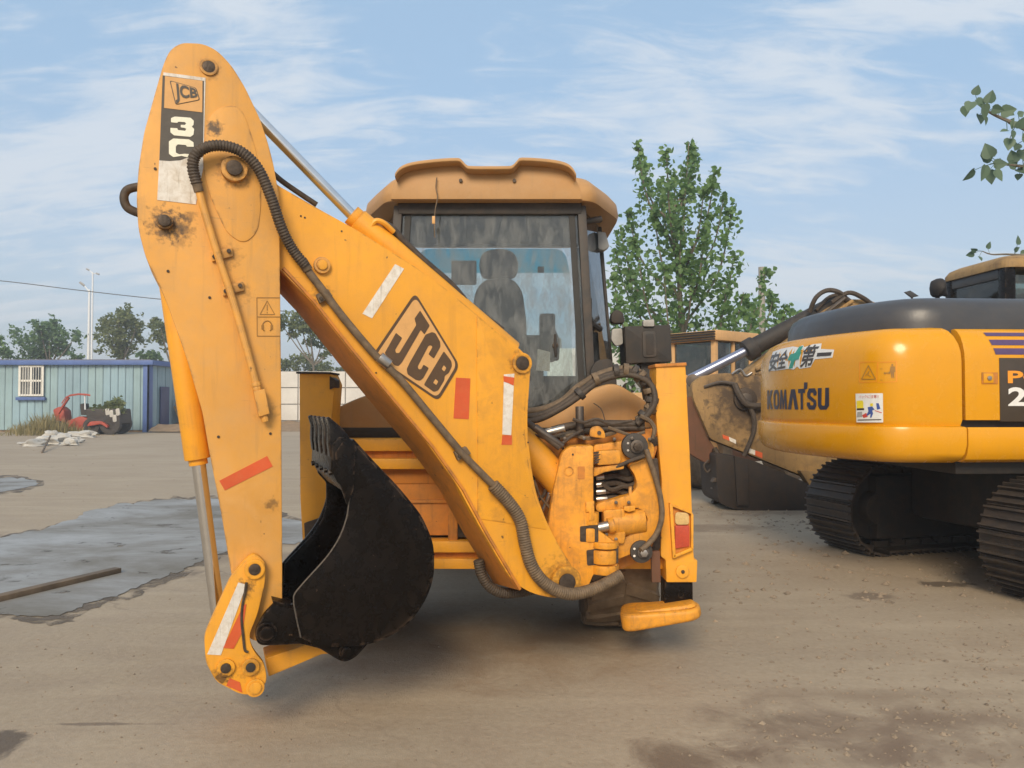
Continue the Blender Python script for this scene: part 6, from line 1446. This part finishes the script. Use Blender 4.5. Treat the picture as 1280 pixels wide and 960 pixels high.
yard_tree(58, 520, 58, [(50, 408, 13), (66, 402, 8), (34, 425, 14), (55, 432, 20), (78, 420, 13), (92, 424, 9), (72, 438, 18), (40, 440, 14), (62, 418, 10)], 'leaf_dark', 'broad dark green tree behind the shed, beside the street lamps', n=3000, seed=31)
yard_tree(150, 520, 56, [(148, 398, 16), (160, 394, 10), (136, 405, 12), (165, 410, 13), (150, 418, 17), (140, 430, 14), (158, 432, 13), (172, 405, 8), (148, 440, 12), (128, 403, 7)], 'leaf_olive', 'rounded olive green tree behind the shed, between lamps and digging arm', n=2600, seed=32)
yard_tree(205, 520, 55, [(200, 405, 10), (212, 412, 14), (204, 424, 9), (222, 420, 14), (230, 408, 12)], 'leaf_olive', 'olive tree behind the shed end, half hidden by the dipper', n=1700, seed=33)
yard_tree(-6, 520, 56, [(-4, 425, 10), (4, 442, 11), (-14, 440, 14)], 'leaf_poplar', 'bright green bushy tree behind the shed beyond the window', n=1300, seed=34)
yard_tree(392, 520, 50, [(352, 405, 13), (375, 402, 12), (388, 412, 13), (402, 430, 12), (365, 412, 9), (412, 438, 8), (420, 422, 8)], 'leaf_olive', 'sparse olive tree leaning over the white boundary wall', n=1500, seed=35, trunk_r=.12)
yard_tree(382, 520, 62, [(362, 456, 11), (378, 455, 12), (394, 455, 13), (405, 460, 9), (350, 460, 8), (430, 462, 8)], 'leaf_olive', 'low rounded bushy tree just behind the white boundary wall', n=1700, seed=36)
yard_tree(186, 520, 54, [(180, 444, 7), (194, 446, 7), (188, 448, 7)], 'leaf_dark', 'small dark bush top showing above the shed roof', n=500, seed=37)
yard_tree(96, 520, 54, [(92, 447, 6), (98, 450, 6)], 'leaf_dark', 'tiny dark bush top beside the lamp post above the shed roof', n=300, seed=38)
# far wood that reads as one mass
def far_wood():
    rnd = random.Random(17); pts = []
    for k in range(9000):
        x = rnd.uniform(-160, 160); h = 4.2 + 1.8 * mnoise.noise(Vector((x * .07, 0, 0))) + 1.2 * mnoise.noise(Vector((x * .3, 3, 0)))
        pts.append((Vector((x, 125 + rnd.uniform(-4, 4), rnd.random() ** .7 * h)), 1.0))
    o = leaf_cloud('far_wood', pts, 'leaf_dark', None, 3, 1.5); struct(o, 'stuff', 'distant dark green wood along the horizon', 'wood')
far_wood()
# near branches reaching in from a tree just outside the frame, every leaf its own piece
def near_tree():
    Y = 5.6; b = Vector((5.2, 4.9, 0)); rnd = random.Random(6)
    T = thing('poplar_tree', b, 'near poplar whose leafy twigs hang into the sky beside the excavator cab', 'tree')
    top = Vector((5.0, 5.1, 4.9)); tp = spline([b, Vector((5.25, 4.95, 2.2)), top], 6); MB().tube(tp, lambda i: .10 * (1 - .6 * i / len(tp)), 9).build('trunk', 'bark', T)
    # leaf: broad heart outline with a fold along the midrib
    out = [(0, -.05), (.22, -.10), (.42, .06), (.46, .28), (.34, .55), (.16, .80), (0, 1.0), (-.16, .80), (-.34, .55), (-.46, .28), (-.42, .06), (-.22, -.10)]
    bm = bmesh.new(); vv = [bm.verts.new((x, y, abs(x) * .22)) for x, y in out]; bm.faces.new(vv[0:7]); bm.faces.new([vv[0]] + vv[6:])
    me = bpy.data.meshes.new('leaf'); bm.to_mesh(me); bm.free(); me.materials.append(M('leaf_near')); at_ = me.attributes.new('tone', 'FLOAT', 'POINT'); at_.data.foreach_set('value', [.5] * len(me.vertices))
    me2 = me.copy(); me2.attributes['tone'].data.foreach_set('value', [.1] * len(me2.vertices)); me3 = me.copy(); me3.attributes['tone'].data.foreach_set('value', [.95] * len(me3.vertices))
    def twig(pts, leaves, Yt, start):
        path = spline([start] + [W(x, y, Yt) for x, y in pts], 6); br = MB().tube(path, lambda i: .022 * (1 - .9 * i / len(path)) + .0025, 6).build('branch', 'bark', T)
        for (x, y, spx, ang) in leaves:
            p = W(x, y, Yt + rnd.uniform(-.1, .1)); s = spx * 1.12 * Yt / 960
            # petiole to the nearest twig point
            q = min(path, key=lambda k: (k - p).length); MB().tube([q, q.lerp(p, .5) + Vector((0, 0, .01)), p], .0025, 4).build('leaf_stalk', 'leaf_near', br)
            rot = Matrix.Rotation(R(90) + rnd.gauss(0, .35), 4, 'X'); mw = Matrix.Translation(p) @ Matrix.Rotation(R(ang), 4, 'Y') @ Matrix.Rotation(rnd.gauss(0, .45), 4, 'Z') @ rot @ Matrix.Diagonal((s, s, s, 1))
            place('leaf', rnd.choice((me, me2, me3)), mw, br)
    st = tp[-2]
    twig([(1330, 180), (1290, 165), (1262, 152), (1240, 142), (1222, 130)], [(1219, 118, 11, 20), (1214, 128, 14, 200), (1221, 125, 15, 140), (1206, 133, 12, 170), (1230, 132, 17, 150), (1236, 128, 14, 20), (1241, 136, 12, 100), (1252, 140, 16, 80), (1256, 138, 12, 120), (1224, 144, 13, 190), (1232, 147, 9, 160), (1262, 155, 8, 30), (1268, 152, 9, 200), (1273, 144, 9, 60), (1266, 164, 10, 180), (1259, 163, 9, 250), (1262, 174, 14, 190), (1274, 160, 12, 20), (1278, 172, 14, 100), (1272, 180, 12, 210), (1278, 188, 15, 180)], 5.6, st)
    twig([(1340, 215), (1300, 210), (1270, 207), (1246, 204)], [(1217, 213, 16, 210), (1228, 198, 18, 60), (1238, 196, 17, 340), (1232, 208, 17, 190), (1236, 214, 16, 170), (1244, 214, 14, 150), (1243, 206, 14, 90), (1250, 206, 10, 20), (1262, 208, 13, 60), (1268, 202, 15, 350), (1272, 212, 14, 160), (1278, 196, 14, 40), (1274, 218, 9, 190), (1280, 208, 14, 100)], 5.7, st)
    twig([(1360, 335), (1310, 322), (1262, 318), (1240, 318), (1228, 314)], [(1217, 317, 8, 250), (1224, 321, 7, 190), (1234, 310, 8, 20), (1220, 314, 7, 300), (1272, 305, 10, 0), (1268, 313, 7, 60), (1276, 316, 8, 100)], 9.9, Vector((10.2, 9.9, 3.2)))
    MB().tube(spline([tp[-3], Vector((7.5, 7.0, 3.9)), Vector((10.2, 9.9, 3.2))], 6), .03, 6).build('limb', 'bark', T)
near_tree()

# ================================================================== HAZE
def haze():
    m = bpy.data.materials.new('haze'); m.use_nodes = True; t = m.node_tree; t.nodes.clear(); MATS['haze'] = m
    pv = t.nodes.new('ShaderNodeVolumePrincipled'); pv.inputs['Color'].default_value = (0.86, 0.89, 0.93, 1); pv.inputs['Density'].default_value = 0.0028; pv.inputs['Anisotropy'].default_value = 0.2
    o_ = t.nodes.new('ShaderNodeOutputMaterial'); t.links.new(pv.outputs[0], o_.inputs['Volume'])
    struct(MB().box((0, 437, 8.0), (1210, 940, 18.0)).build('haze', 'haze', smooth=False), 'stuff', 'thin pale haze over the whole yard', 'haze')
haze()
